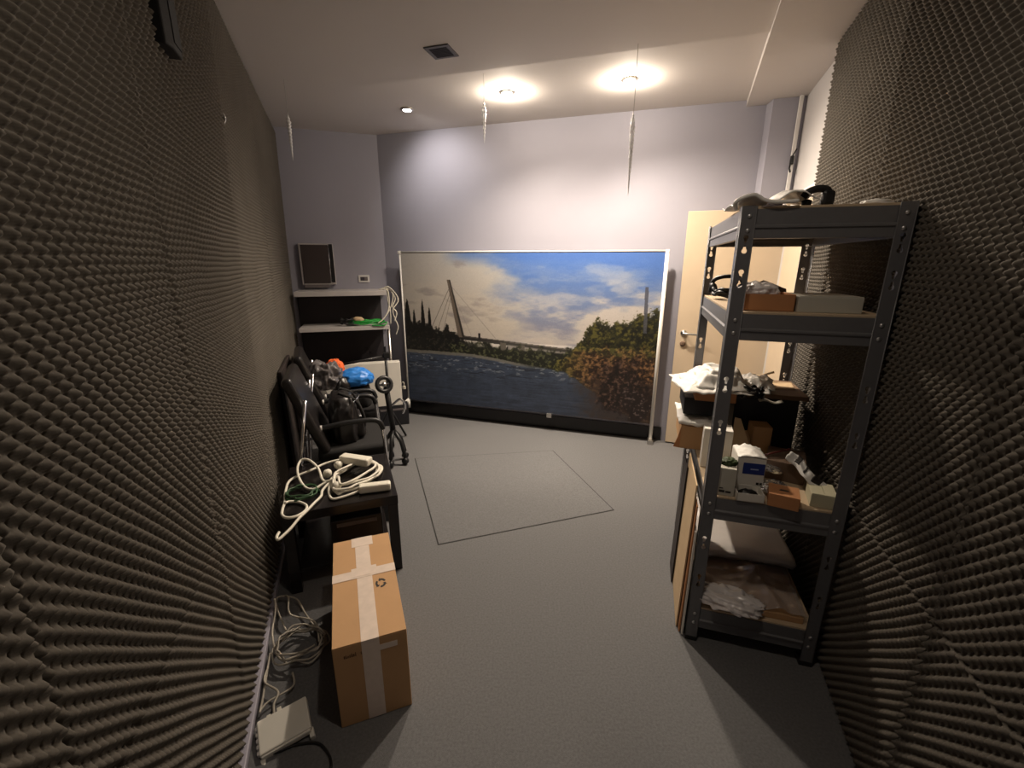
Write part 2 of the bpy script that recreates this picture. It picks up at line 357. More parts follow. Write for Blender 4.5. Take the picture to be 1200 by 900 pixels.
icicle(uvp(-.188, 2.88), H_NEAR, 2.42, 2.0, 'long thin glass icicle hanging under the rightmost glaring lamp', .013)

# ------------------------------------------------------------------ left wall: speaker and hook
sp = thing('wall_speaker', 'black speaker box mounted high on the left foam wall', 'speaker', lw(.04, .17, 2.205), L_RZ)
MB().prism([(-.03, 0), (.012, .0), (.022, .04), (.022, .12), (-.03, .12)], 0, .44, bev=.005).build('housing', M['blackcloth'], sp)
MB().box(.0215, .025, .045, .115, .02, .42, .001).build('grille', M['blackcloth'], sp)
MB().box(-.06, -.03, .03, .09, .16, .28).build('bracket', M['black'], sp)
hk = thing('wall_hook', 'small metal hook fixed in the left foam wall', 'hook', lw(.0, .996, 2.23), L_RZ)
MB().box(-.02, .006, -.02, .02, -.03, .03, .004).build('plate', M['black'], hk)
MB().tube(catmull([(.004, 0, .018), (.03, -.004, .02), (.04, -.006, 0), (.03, -.004, -.022), (.016, -.002, -.014)]), .005, 8).build('hook', M['chrome'], hk)

# ------------------------------------------------------------------ door
DA = R(-4.0)
dr = struct('door_1', MB().box(0, .86, 0, .04, .012, 2.015, .003), M['doorw'])
dr.location = uvp(.222, 4.045); dr.rotation_euler = (0, 0, -AZ + DA)
MB().lathe([(.024, 0), (.026, .004), (.026, .009), (.012, .012), (.010, .045), (.004, .047)], 20, mtx=Matrix.Translation((.062, 0, 1.03)) @ Matrix.Rotation(R(90), 4, 'X')).tube(catmull([(.062, -.042, 1.03), (.09, -.05, 1.031), (.17, -.05, 1.028)]), .009, 10).build('door_handle', M['steel'], dr)
MB().lathe([(.022, 0), (.024, .004), (.022, .010), (.006, .011)], 20, mtx=Matrix.Translation((.062, 0, .935)) @ Matrix.Rotation(R(90), 4, 'X')).build('lock_rosette', M['brownbox'], dr)
struct('trim_3', MB().box(.87, .95, -.015, .05, 0, 2.05, .004, mtx=Matrix.Translation(uvp(.222, 4.045)) @ Matrix.Rotation(-AZ + DA, 4, 'Z')), M['doorw'])

# ------------------------------------------------------------------ landscape banner on its stand
def paint_banner(W, Hh):
    """the printed river landscape, as colours per point; x right, y up, both 0..1 (sRGB values)"""
    y, x = np.meshgrid(np.linspace(0, 1, Hh), np.linspace(0, 1, W), indexing='ij')
    rs = np.random.RandomState(3)
    def fbm(sx, sy, oct=5, seed=0):
        out = np.zeros_like(x); amp = 1.; tot = 0
        r = np.random.RandomState(seed)
        for o_ in range(oct):
            gx, gy = int(sx * 2 ** o_) + 2, int(sy * 2 ** o_) + 2
            g = r.rand(gy + 1, gx + 1); px_, py_ = x * (gx - 1), y * (gy - 1)
            ix, iy = np.clip(px_.astype(int), 0, gx - 1), np.clip(py_.astype(int), 0, gy - 1); fx, fy = px_ - ix, py_ - iy
            fx = fx * fx * (3 - 2 * fx); fy = fy * fy * (3 - 2 * fy)
            out += amp * (g[iy, ix] * (1 - fx) * (1 - fy) + g[iy, ix + 1] * fx * (1 - fy) + g[iy + 1, ix] * (1 - fx) * fy + g[iy + 1, ix + 1] * fx * fy); tot += amp; amp *= .55
        return out / tot
    def mixc(c, col, a): return c * (1 - a[..., None]) + np.array(col) * a[..., None]
    def sm(e0, e1, v): t = np.clip((v - e0) / (e1 - e0), 0, 1); return t * t * (3 - 2 * t)
    c = np.zeros(x.shape + (3,)); n1 = fbm(4, 6, 6, 1); n2 = fbm(7, 14, 5, 2); n3 = fbm(30, 40, 4, 4); n4 = fbm(60, 18, 4, 5)
    # sky: blue above, cream cloud bank on the left, streaks on the right
    skyb = np.array([.40, .55, .80]); hor = np.array([.66, .66, .71])
    t = sm(.45, 1., y)[..., None]; c[:] = hor * (1 - t) + skyb * t
    c = mixc(c, [.86, .83, .80], np.clip(sm(.38, .62, n2) * .75 * sm(1.02, .6, y) + sm(.55, .7, n1) * .3, 0, .9))
    c = mixc(c, [.84, .81, .77], sm(.50, .30, x + .35 * (n1 - .5) - .12 * (1 - y)) * (1 - .75 * sm(.90, 1., y) * sm(.15, .3, x)) * .92)
    c = mixc(c, [.66, .64, .64], sm(.55, .72, n2) * sm(.55, .25, x) * .6)
    # far strip of land and bridge
    f1 = fbm(90, 60, 4, 31); f2 = fbm(160, 110, 3, 32); f3 = fbm(45, 26, 4, 33); st = fbm(16, 130, 4, 34)
    leafy = .6 * f1 + .4 * f2
    horizon = .425
    wl = .352 - .055 * sm(.25, .62, x) - .05 * sm(.6, .8, x) + .006 * (f3 - .5)
    land = sm(horizon + .012, horizon - .012, y - .05 * (f3 - .5)); c = mixc(c, [.17, .18, .14], land); c = mixc(c, [.33, .34, .27], land * sm(.50, .62, leafy) * .8); c = mixc(c, [.08, .08, .07], land * sm(.50, .40, leafy) * .8)
    # river, pale gravel along the far shore
    water = sm(wl + .005, wl - .005, y); base = np.stack([.235 + .10 * y, .270 + .13 * y, .340 + .16 * y], -1); base *= (.80 + .55 * (st - .5) + .30 * (f3 - .5) + .15)[..., None]
    c = c * (1 - water[..., None]) + base * water[..., None]
    c = mixc(c, [.12, .14, .18], water * sm(.55, .66, st) * sm(.08, .25, y) * .75)
    c = mixc(c, [.58, .60, .62], water * sm(.63, .70, fbm(50, 90, 3, 8)) * sm(.18, .27, y) * .6)
    c = mixc(c, [.47, .46, .43], sm(.016, .006, np.abs(y - wl)) * sm(.62, .45, x) * .9)
    # bridge deck, piers, pylon, cables
    deck = .472 - .055 * (x - .2) / .5; on = ((x > .2) & (x < .71)); c = mixc(c, [.25, .24, .23], (np.abs(y - deck) < .014) * on * 1.)
    c = mixc(c, [.44, .42, .40], ((y - deck > .006) & (y - deck < .013) & on) * 1.)
    gap = sm(.0, .01, y - .395) * sm(.012, .0, y - deck + .016) * (x > .45) * (x < .70); c = mixc(c, [.60, .58, .56], gap * .9)
    for px_ in (.43, .505): c = mixc(c, [.40, .38, .35], ((np.abs(x - px_) < .012) & (y < deck) & (y > deck - .06)) * 1.)
    arch = deck - .025 - .10 * np.clip((x - .52) / .17, 0, 2) ** 2; c = mixc(c, [.46, .45, .38], ((np.abs(y - arch) < .006) & (x > .52) & (x < .68)) * 1.)
    px0 = .205 + (.835 - y) * (.048 / .36); hw = .0075 + (.835 - y) * .018; py = (y < .835) & (y > deck)
    c = mixc(c, [.52, .48, .44], ((np.abs(x - px0) < hw) & py) * 1.); c = mixc(c, [.30, .28, .27], ((x - px0 > hw * .25) & (np.abs(x - px0) < hw) & py) * 1.)
    for (bx, ty) in ((.10, .80), (.135, .76), (.165, .72)):
        tt = (x - bx) / (.213 - bx); yy = .45 + (ty - .45) * tt; c = mixc(c, [.42, .40, .39], ((np.abs(y - yy) < .005) & (tt > 0) & (tt < 1)) * .6)
    for (bx, ty) in ((.30, .79), (.40, .80)):
        tt = (x - .213) / (bx - .213); yy = ty + (.47 - ty) * tt; c = mixc(c, [.55, .53, .53], ((np.abs(y - yy) < .003) & (tt > 0) & (tt < 1)) * .4)
    c = mixc(c, [.20, .19, .20], ((np.abs(x - .331) < .004) & (y > deck) & (y < .50)) * 1.)
    # dark trees on the left with cypress tips
    top = .585 - .55 * np.clip(x, 0, .3) + .10 * (fbm(26, 2, 3, 9) - .5)
    for (cx, hh, ww) in ((.015, .70, .022), (.045, .63, .014), (.085, .70, .014), (.115, .66, .012), (.19, .54, .026), (.155, .50, .02)): top = np.maximum(top, np.where(np.abs(x - cx) < ww, .40 + (hh - .40) * (1 - (np.abs(x - cx) / ww) ** 1.8), 0))
    tr = sm(.012, -.012, y - top - .07 * (leafy - .5)) * sm(.32, .26, x) * (y > wl + .012); c = mixc(c, [.075, .075, .07], tr); c = mixc(c, [.23, .22, .18], tr * sm(.52, .64, leafy) * .9)
    b2 = sm(.01, -.01, y - (.415 + .09 * (f3 - .5) + .05 * (leafy - .5))) * (x > .2) * (x < .72) * (y > wl + .008); c = mixc(c, [.11, .12, .085], b2 * .9); c = mixc(c, [.34, .35, .25], b2 * sm(.53, .63, leafy) * .9)
    # bank on the right: olive bushes above, reddish soil, dark rocks at the water
    rt = .30 + .30 * sm(.63, .80, x) + .06 * sm(.80, .95, x) + .16 * (fbm(18, 2, 4, 12) - .5); rb = .30 - .30 * sm(.62, .99, x)
    rbk = sm(.015, -.015, y - rt - .12 * (leafy - .5)) * sm(-.012, .012, y - rb - .06 * (f3 - .5)) * sm(.59, .66, x)
    c = mixc(c, [.27, .27, .13], rbk); c = mixc(c, [.46, .44, .23], rbk * sm(.50, .60, leafy) * .9); c = mixc(c, [.10, .11, .06], rbk * sm(.49, .41, leafy) * .9); c = mixc(c, [.15, .16, .08], rbk * sm(.52, .62, f3) * .5)
    soil = rbk * sm(.47, .37, y + .16 * (f3 - .5)) * sm(.62, .8, x); c = mixc(c, [.36, .24, .16], soil * .75); c = mixc(c, [.13, .08, .06], soil * sm(.49, .41, leafy) * .95); c = mixc(c, [.58, .44, .32], soil * sm(.53, .63, leafy) * .8)
    rock = sm(.03, -.02, np.hypot((x - .885), (y - .205) * .55) - .085 + .10 * (f3 - .5)); c = mixc(c, [.15, .095, .075], rock); c = mixc(c, [.40, .32, .28], rock * sm(.54, .64, leafy) * .8); c = mixc(c, [.06, .04, .035], rock * sm(.47, .40, leafy) * .9)
    rock2 = sm(.03, -.02, np.hypot((x - .945), (y - .10) * .55) - .055 + .09 * (f3 - .5)); c = mixc(c, [.13, .09, .085], rock2); c = mixc(c, [.46, .41, .40], rock2 * sm(.56, .66, leafy) * .8)
    refl = water * sm(.68, .84, x + .16 * (f3 - .5)) * (1 - rock) * (1 - rock2); c = mixc(c, [.24, .19, .165], refl * .8 * (.6 + .8 * st))
    # pale lattice mast at the right
    c = mixc(c, [.40, .41, .46], ((np.abs(x - .952 - (.7 - y) * .02) < .006) & (y > .55) & (y < .81)) * .85)
    c += rs.normal(0, .012, x.shape)[..., None]
    sk = (y > .45)[..., None]; c = np.where(sk, np.clip(c, 0, 1) ** 1.35 * .90, np.clip(c, 0, 1) ** 1.08)
    return np.clip(c, 0, 1)
BW, BH = 2.49, 1.515
bt = thing('landscape_banner', 'wide printed banner of a river with a bridge on white stand', 'banner', uvp(-2.415, 4.0, .185), -AZ)
nx, ny = 640, 390
gx = np.linspace(0, BW, nx); gy = np.linspace(0, BH, ny); YY, XX = np.meshgrid(gy, gx, indexing='ij')
V = np.stack([XX, -.004 - .006 * np.sin(XX / BW * math.pi) * np.sin(YY / BH * math.pi * 1.0), YY], -1).reshape(-1, 3)
i = (np.arange(ny - 1)[:, None] * nx + np.arange(nx - 1)[None, :]); F = np.stack([i, i + 1, i + nx + 1, i + nx], -1).reshape(-1, 4)
me = bpy.data.meshes.new('printed_sheet'); me.vertices.add(len(V)); me.vertices.foreach_set('co', V.astype(np.float32).ravel()); me.loops.add(F.size); me.loops.foreach_set('vertex_index', F.astype(np.int32).ravel())
me.polygons.add(len(F)); me.polygons.foreach_set('loop_start', np.arange(0, F.size, 4, dtype=np.int32)); me.update(calc_edges=True)
ca = me.color_attributes.new('print', 'FLOAT_COLOR', 'POINT'); pc = paint_banner(nx, ny); lin = np.where(pc < .04045, pc / 12.92, ((pc + .055) / 1.055) ** 2.4)
ca.data.foreach_set('color', np.concatenate([lin, np.ones(lin.shape[:2] + (1,))], -1).astype(np.float32).ravel())
PM = bpy.data.materials.new('printed_banner'); PM.use_nodes = True; at = PM.node_tree.nodes.new('ShaderNodeVertexColor'); at.layer_name = 'print'
PM.node_tree.links.new(at.outputs['Color'], PM.node_tree.nodes['Principled BSDF'].inputs['Base Color']); PM.node_tree.nodes['Principled BSDF'].inputs['Roughness'].default_value = .55
me.materials.append(PM); so = bpy.data.objects.new('printed_sheet', me); COL.objects.link(so); so.parent = bt
MB().box(0, BW, -.002, .001, 0, BH).build('backing', M['postw'], bt)
MB().tube([(-.012, 0, BH + .008), (BW + .012, 0, BH + .008)], .009, 12).box(-.03, .0, -.014, .014, BH - .012, BH + .02, .004).box(BW, BW + .03, -.014, .014, BH - .012, BH + .02, .004).build('top_rail', M['postw'], bt)
MB().tube([(BW + .014, 0, BH), (BW + .014, 0, -.165)], .016, 12).build('post', M['postw'], bt)
MB().tube([(-.012, 0, BH), (-.012, 0, -.10)], .009, 12).build('post', M['postw'], bt)
MB().box(BW - .012, BW + .040, -.05, .045, -.184, -.145, .006).build('foot', M['steel'], bt)
MB().tube([(-.012, -.0, -.005), (-.13, -.16, -.150)], .017, 12).tube([(-.012, 0, -.10), (-.012, .0, .0)], .014, 10).box(-.15, -.115, -.19, -.14, -.184, -.135, .006).build('foot', M['postw'], bt)
MB().box(1.52, 1.57, -.02, .02, -.04, .004, .004).build('bottom_clip', M['steel'], bt)

# ------------------------------------------------------------------ shelf unit on the back-left wall
bl_rz = math.atan2(dC.y, dC.x)     # local x along that wall (to the right), local y into the wall
def blp(s, off, z=0): return DB + dC * s + Vector((dC.y, -dC.x, 0)) * off + Z * z
SD = .36
su = thing('wall_shelves', 'grey wall shelf unit with two boards and tube post in the left corner', 'shelf', blp(0, 0), bl_rz)
MB().box(.085, .905, -SD, -.004, 1.30, 1.345, .003).build('shelf_board', M['shelfw'], su)
MB().box(.09, .915, -SD, -.004, .968, 1.005, .003).build('shelf_board', M['shelfw'], su)
MB().tube([(.905, -SD + .03, .97), (.905, -SD + .03, .0)], .016, 12).build('post', M['steel'], su)
MB().box(.06, .855, -.016, -.004, .02, 1.30, .002).build('shade_panel', M['shelfshade'], su)  # added dark sheet, stands in for the shelf shadow on the wall
cb = thing('wall_cabinet', 'dark brown flat cabinet hung on the grey wall above the shelves', 'cabinet', blp(.13, 0, 1.395), bl_rz)
MB().box(0, .31, -.045, -.001, 0, .39, .003).build('frame', M['shelfw'], cb)
MB().box(.018, .262, -.052, -.046, .012, .378, .002).build('door', M['cabfront'], cb)
MB().box(.272, .306, -.055, -.046, .02, .385, .003).build('side_strip', M['black'], cb)
MB().tube([(.267, -.052, .03), (.267, -.052, .37)], .004, 8).build('hinge_rod', M['chrome'], cb)
MB().box(.015, .245, -.047, -.02, -.030, .0, .003).build('bottom_lip', M['boardedge'], cb)
sw = thing('wall_socket', 'small white framed socket on the grey wall right of the cabinet', 'socket', blp(.655, 0, 1.412), bl_rz)
MB().box(0, .105, -.012, -.001, 0, .070, .003).build('frame', M['trimw'], sw)
MB().box(.017, .088, -.015, -.0115, .016, .054, .002).build('insert', M['ventdark'], sw)
MB().box(.055, .083, -.017, -.0145, .020, .050, .002).build('rocker', M['boardedge'], sw)

# cables on the shelves
def tangle(cx, cy, cz, rx, ry, turns, seed, rise=.012, n=14, tilt=0.):
    rs = random.Random(seed); pts = []
    for k in range(turns * n):
        a = 2 * math.pi * k / n; q = 1 + rs.uniform(-.14, .14); t = k / (turns * n)
        pts.append((cx + rx * q * math.cos(a) * (1 - .15 * t), cy + ry * q * math.sin(a) * (1 - .15 * t), cz + rise * (t + .5 * rs.random()) + tilt * math.cos(a)))
    return pts
g = thing('green_cable_coil', 'bright green cable coiled on the lower wall shelf', 'cable', blp(.70, SD - .10, 1.007), bl_rz)
MB().tube(catmull(tangle(0, 0, .008, .165, .075, 5, 3, .035), 4), .006, 6).build('coil', M['cablegreen'], g)
MB().tube(catmull([(.15, -.02, .02), (.19, -.08, .03), (.16, -.11, .004), (.05, -.105, .006)], 6), .006, 6).build('loose_end', M['cablegreen'], g)
g = thing('black_cable_heap', 'black cable heap left of the green coil on lower wall shelf', 'cable', blp(.53, SD - .09, 1.007), bl_rz)
MB().tube(catmull(tangle(0, 0, .008, .075, .055, 4, 5, .045), 4), .006, 6).build('coil', M['black'], g)
g = MB().blob(.055, .035, .028, (0, 0, 0), .2, 2, 4, 3).build('wooden_block', M['card3']); g.location = blp(.625, SD - .07, 1.054); tag(g, 'small pale brown lump lying on top of the green cable', 'lump')
g = thing('white_cable_bundle', 'white cables hanging over the right end of the wall shelves', 'cable', blp(.90, SD - .06, 1.345), bl_rz)
for k, pts in enumerate(([(-.06, .03, .008), (0, 0, .010), (.03, -.005, -.03), (.02, -.01, -.18), (-.03, -.02, -.27), (-.09, -.03, -.315)],
                         [(-.05, .06, .008), (.02, .02, .020), (.07, 0, -.03), (.055, 0, -.13), (.01, -.01, -.22), (-.06, -.02, -.30)],
                         [(-.03, .02, .006), (.03, 0, .035), (.10, -.01, -.04), (.115, -.01, -.11), (.06, -.02, -.19), (.075, -.02, -.28), (.10, -.02, -.36), (.075, -.01, -.44)],
                         [(-.02, .04, .006), (.015, .01, .02), (.018, .0, -.10), (.035, -.005, -.20), (.03, -.005, -.33)],
                         [(.0, .02, .008), (.05, .01, .0), (.09, 0, -.08), (.06, -.01, -.16), (.095, -.02, -.22), (.07, -.02, -.30)])):
    MB().tube(catmull(pts, 6), .0055, 6).build('cable', M['cablewhite'], g)

# ------------------------------------------------------------------ steel rack
RK_AZ = R(17); RO = Vector((.7764, 1.5854, 0)); RW_, RD_, RH_ = .488, .92, 1.80
rk = thing('shelving_rack', 'dark grey boltless metal rack loaded with boxes by the right wall', 'shelving rack', RO, -RK_AZ)
def keyhole(cx, cy, r, up=True, n=14):
    s_ = 1 if up else -1; pts = []
    for k in range(n + 1):
        a = R(-52) + (R(284)) * k / n; pts.append((cx + r * math.cos(a), cy + s_ * r * math.sin(a)))
    pts += [(cx - r * .42, cy - s_ * r * 2.2), (cx + r * .42, cy - s_ * r * 2.2)]
    return pts if up else pts[::-1]
def perforated(width, height, holes):
    cu = bpy.data.curves.new('tmp', 'CURVE'); cu.dimensions = '2D'; cu.fill_mode = 'BOTH'; cu.extrude = .0009
    for poly in [[(0, 0), (width, 0), (width, height), (0, height)]] + holes:
        sp_ = cu.splines.new('POLY'); sp_.points.add(len(poly) - 1); sp_.use_cyclic_u = True
        for p_, q in zip(sp_.points, poly): p_.co = (q[0], q[1], 0, 1)
    ob = bpy.data.objects.new('tmp', cu); COL.objects.link(ob); bpy.context.view_layer.update()
    me = bpy.data.meshes.new_from_object(ob.evaluated_get(bpy.context.evaluated_depsgraph_get())); bpy.data.objects.remove(ob); bpy.data.curves.remove(cu)
    return me
PW = .044
hz = [1.70, 1.585, 1.20, 1.03, .52, .335]
holes = []
for z in hz: holes += [keyhole(PW * .5, z, .0085), keyhole(PW * .5, z - .045, .0085, False)]
face = perforated(PW, RH_, holes)
def post_mesh(mx, my):
    b = bmesh.new()
    M1 = Matrix.Rotation(R(90), 4, 'X')                                     # face in x-z plane at y=0
    M2 = Matrix.Rotation(R(90), 4, 'Z') @ Matrix.Rotation(R(90), 4, 'X')      # face in y-z plane at x=0
    for Mx in (M1, M2):
        c = bmesh.new(); c.from_mesh(face); bmesh.ops.transform(c, matrix=Mx, verts=c.verts); t_ = bpy.data.meshes.new('t'); c.to_mesh(t_); c.free(); b.from_mesh(t_); bpy.data.meshes.remove(t_)
    q = MB(); q.bm.free(); q.bm = b
    q.tube([(0, 0, .002), (0, 0, RH_)], .0022, 6)
    q.tube([(PW, 0, .002), (PW, 0, RH_)], .0018, 6).tube([(0, PW, .002), (0, PW, RH_)], .0018, 6)
    bmesh.ops.transform(q.bm, matrix=Matrix.Diagonal((mx, my, 1, 1)), verts=q.bm.verts); bmesh.ops.recalc_face_normals(q.bm, faces=q.bm.faces[:])
    return q
SHZ = [.165, .705, 1.44, 1.79]
for (px_, py_, mx, my) in ((0, 0, 1, 1), (RW_, 0, -1, 1), (0, RD_, 1, -1), (RW_, RD_, -1, -1)):
    po = post_mesh(mx, my).build('post', M['metal'], rk, (px_, py_, 0))
    MB().box(-.003 * mx, (PW + .002) * mx, -.003 * my, (PW + .002) * my, 0, .022, .002).build('foot_cap', M['black'], po)
    for z in SHZ:
        for dz in (-.022, -.068): MB().lathe([(.007, 0), (.007, .003), (.003, .005)], 10, mtx=Matrix.Translation((mx * PW * .55, -.001 * my, z + dz)) @ Matrix.Rotation(R(90) * my, 4, 'X')).build('rivet', M['galv'], po)
def beam_profile(): return [(0, 0), (.004, 0), (.004, -.052), (.0005, -.056), (.0005, -.088), (.012, -.092), (.012, -.095), (-.0012, -.094), (-.0015, -.057), (.0015, -.053), (.0015, -.002), (-.0015, 0), (0, .003)]
def beam(length):
    b = bmesh.new(); pr = [(.0, .0), (.018, .0), (.018, -.003), (.002, -.003), (.002, -.050), (-.004, -.055), (-.004, -.060), (.001, -.064), (.001, -.090), (.014, -.092), (.014, -.095), (-.002, -.094), (-.002, -.063), (-.007, -.060), (-.007, -.054), (-.001, -.049), (-.001, .0)]
    lo = [b.verts.new((0, y, z)) for y, z in pr]; hi = [b.verts.new((length, y, z)) for y, z in pr]; n = len(pr)
    for k in range(n): b.faces.new((lo[k], lo[(k + 1) % n], hi[(k + 1) % n], hi[k]))
    b.faces.new(lo[::-1]); b.faces.new(hi); bmesh.ops.recalc_face_normals(b, faces=b.faces[:]); q = MB(); q._merge(b); return q
for z in SHZ:
    e = .012
    beam(RW_ - .064).build('beam', M['metal'], rk, (.032, .006, z)); beam(RW_ - .064).build('beam', M['metal'], rk, (RW_ - .032, RD_ - .006, z), (0, 0, R(180)))
    beam(RD_ - .064).build('beam', M['metal'], rk, (.006, RD_ - .032, z), (0, 0, R(-90))); beam(RD_ - .064).build('beam', M['metal'], rk, (RW_ - .006, .032, z), (0, 0, R(90)))
    MB().box(.008, RW_ - .008, .008, RD_ - .008, z, z + .008, .001).build('shelf_board', M['mdf'], rk)
Z4, Z3, Z2, Z1 = [z + .0085 for z in SHZ]
RM = Matrix.Translation(RO) @ Matrix.Rotation(-RK_AZ, 4, 'Z')
def rp(r, d, z): return RM @ Vector((r, d, z))
def rbox(name, label, cat, material, r0, r1, d0, d1, z0, h, rz=0., group=None, bev=.002):
    cx, cy = (r0 + r1) / 2, (d0 + d1) / 2
    t = thing(name, label, cat, rp(cx, cy, z0), -RK_AZ + rz, group)
    return t, (r1 - r0) / 2, (d1 - d0) / 2, h

# --- shelf 3 (waist height): cartons
def carton(name, label, material, r0, r1, d0, d1, z0, h, rz=0., lid=True, seam=None):
    t, a, b, h = rbox(name, label, 'box', material, r0, r1, d0, d1, z0, h, rz)
    MB().box(-a, a, -b, b, 0, h - .002, .002).build('body', material, t)
    if lid: MB().box(-a + .001, -.0008, -b + .001, b - .001, h - .0025, h, .0006).box(.0008, a - .001, -b + .001, b - .001, h - .0025, h, .0006).build('flap', material, t)
    return t, a, b
t, a, b = carton('white_carton', 'tall white carton standing behind the rack front left post', M['whitebox'], .012, .130, .27, .36, Z3, .185, R(-4))
t, a, b = carton('grey_carton', 'small grey white carton with tiny dark print beside rack post', M['greybox'], .048, .112, .02, .11, Z3, .118, R(-3))
MB().box(-a * .75, -a * .1, -b - .0012, -b, .014, .024).box(-a * .0, a * .6, -b - .0012, -b, .014, .022).box(-a * .75, -a * .3, -b - .0012, -b, .030, .034).build('printed_letters', M['ink'], t)
g = MB().blob(.024, .022, .014, (0, 0, 0), .45, 2.5, 11, 4, ridged=True).build('green_wrapper', M['leaf']); g.location = rp(.085, .075, Z3 + .118); tag(g, 'dark green crumpled wrapper on top of the small grey carton', 'wrapper')
t, a, b = carton('blue_label_carton', 'white carton with a navy blue band standing on the rack', M['whitebox'], .118, .222, .085, .20, Z3, .150, R(2), lid=False)
MB().box(-a + .022, a - .002, -b - .0012, -b, .078, .126, .0004).build('blue_band', M['blue'], t)
MB().box(-a + .05, a - .025, -b - .0020, -b - .0010, .098, .103).build('printed_word', M['paleink'], t)
MB().box(a - .026, a - .016, -b - .0012, -b, .018, .028).box(a - .013, a - .004, -b - .0012, -b, .018, .028).box(a - .026, a - .016, -b - .0012, -b, .034, .044).box(a - .013, a - .004, -b - .0012, -b, .034, .044).build('printed_symbols', M['ink'], t)
MB().sheet(lambda u, v: Vector((-a + 2 * a * u, -b * 1.05 + 2 * b * v, .151 + .011 * math.sin(u * 3.1) * (.4 + .6 * v) + .008 * noise.noise(Vector((u * 6, v * 6, 2))))), 14, 10, .002).build('crumpled_lid', M['bag'], t)
t, a, b, h = rbox('white_tray', 'open white tray carton lying in front of the blue banded carton', 'box', M['whitebox'], .114, .212, -.004, .075, Z3, .036, R(3))
MB().box(-a, a, -b, b, 0, .003).box(-a, a, -b, -b + .003, 0, .034).box(-a, a, b - .003, b, 0, .034).box(-a, -a + .003, -b, b, 0, .034).box(a - .003, a, -b, b, 0, .034).build('body', M['whitebox'], t)
MB().blob(.034, .022, .020, (-.002, 0, .004), .3, 3, 5, 3).build('dark_contents', M['black'], t)
t, a, b = carton('orange_carton', 'small orange brown carton with a dark slot at rack front edge', M['card2'], .232, .335, -.022, .075, Z3, .052, R(-12), lid=False)
MB().box(-a, a, -b, b, .050, .053, .0008).build('lid', M['card2'], t)
MB().prism([(-.018, -.006), (.018, -.006), (.012, .006), (-.012, .006)], .0531, .0538).build('slot', M['ink'], t)
t, a, b = carton('brown_carton', 'upright narrow brown carton at the back of the rack cartons', M['card'], .238, .318, .43, .52, Z3, .165, R(4))
t, a, b = carton('brown_carton', 'brown carton lying under the upright narrow brown carton', M['card2'], .235, .36, .40, .54, Z3 - 0.0, .0, 0) if False else (None, 0, 0)
t = thing('open_brown_flap', 'torn open pale brown carton left of the upright brown carton', 'box', rp(.19, .42, Z3), -RK_AZ)
MB().prism([(-.05, -.04), (.05, -.04), (.05, .05), (-.05, .05)], 0, .055, bev=.002).build('body', M['card'], t)
MB().prism([(-.045, 0), (.055, 0), (.028, .05), (-.012, .155), (-.038, .16)], -.0015, .0015, mtx=Matrix.Translation((0, -.038, .05)) @ Matrix.Rotation(R(78), 4, 'X')).build('flap', M['card3'], t)
MB().prism([(-.045, 0), (.045, 0), (.038, .09), (-.03, .07)], -.0015, .0015, mtx=Matrix.Translation((.02, .0, .055)) @ Matrix.Rotation(R(20), 4, 'Z') @ Matrix.Rotation(R(50), 4, 'X')).build('flap', M['card3'], t)
t, a, b = carton('dark_brown_carton', 'flat dark brown carton in the middle of the cluttered rack shelf', M['brownbox'], .285, .43, .22, .40, Z3, .085, R(-14))
g = MB().tube([(-.055, 0, 0), (.055, 0, .022)], .0035, 8).lathe([(.0035, 0), (.0045, .004), (.0045, .02), (.001, .022)], 8, mtx=Matrix.Translation((.055, 0, .022)) @ Matrix.Rotation(R(75), 4, 'Y')).build('red_pen', M['maroon']); g.location = rp(.295, .28, Z3 + .092); g.rotation_euler = (0, 0, R(5)); tag(g, 'thin reddish pen lying on the flat dark brown carton', 'pen')
g = MB().blob(.040, .018, .014, (0, 0, 0), .3, 3, 8, 4, ridged=True).build('foil_twist', M['silverfoil']); g.location = rp(.275, .21, Z3 + .05); g.rotation_euler = (R(8), R(12), -.2); tag(g, 'shiny silver foil twist in front of the flat dark brown carton', 'foil')
g = MB().blob(.040, .032, .022, (0, 0, 0), .42, 2.2, 3, 5, ridged=True).build('clear_wrapper', M['silverfoil']); g.location = rp(.265, .105, Z3 + .012); tag(g, 'crumpled silvery plastic wrapper behind the orange carton', 'wrapper')
t = thing('printed_wrapper', 'white and black printed wrapper leaning over the beige carton', 'wrapper', rp(.40, .15, Z3 + .065), -RK_AZ + R(-42), rot=None)
MB().sheet(lambda u, v: Vector(((u - .5) * .17, (v - .5) * .065 + .01 * math.sin(u * 9), .060 - .105 * u + .022 * math.sin(v * 3.1) + .012 * noise.noise(Vector((u * 5, v * 4, 7))))), 24, 10, .002).build('sheet', M['bag'], t)
for k, (u0, w_) in enumerate(((.16, .12), (.42, .05), (.62, .16), (.90, .08))):
    MB().sheet(lambda u, v: Vector(((u0 + w_ * u - .5) * .17, (v * (.5 if k % 2 else .7) - .36) * .065 + .01 * math.sin((u0 + w_ * u) * 9), .0622 - .105 * (u0 + w_ * u) + .022 * math.sin((v * (.5 if k % 2 else .7) + .14) * 3.1) + .012 * noise.noise(Vector(((u0 + w_ * u) * 5, (v * (.5 if k % 2 else .7) + .14) * 4, 7))))), 6, 6, .001).build('black_print', M['ink'], t)
t, a, b = carton('beige_carton', 'greenish beige small carton at the right end of the rack shelf', M['beigebox'], .385, .470, .025, .135, Z3, .056, R(-8))
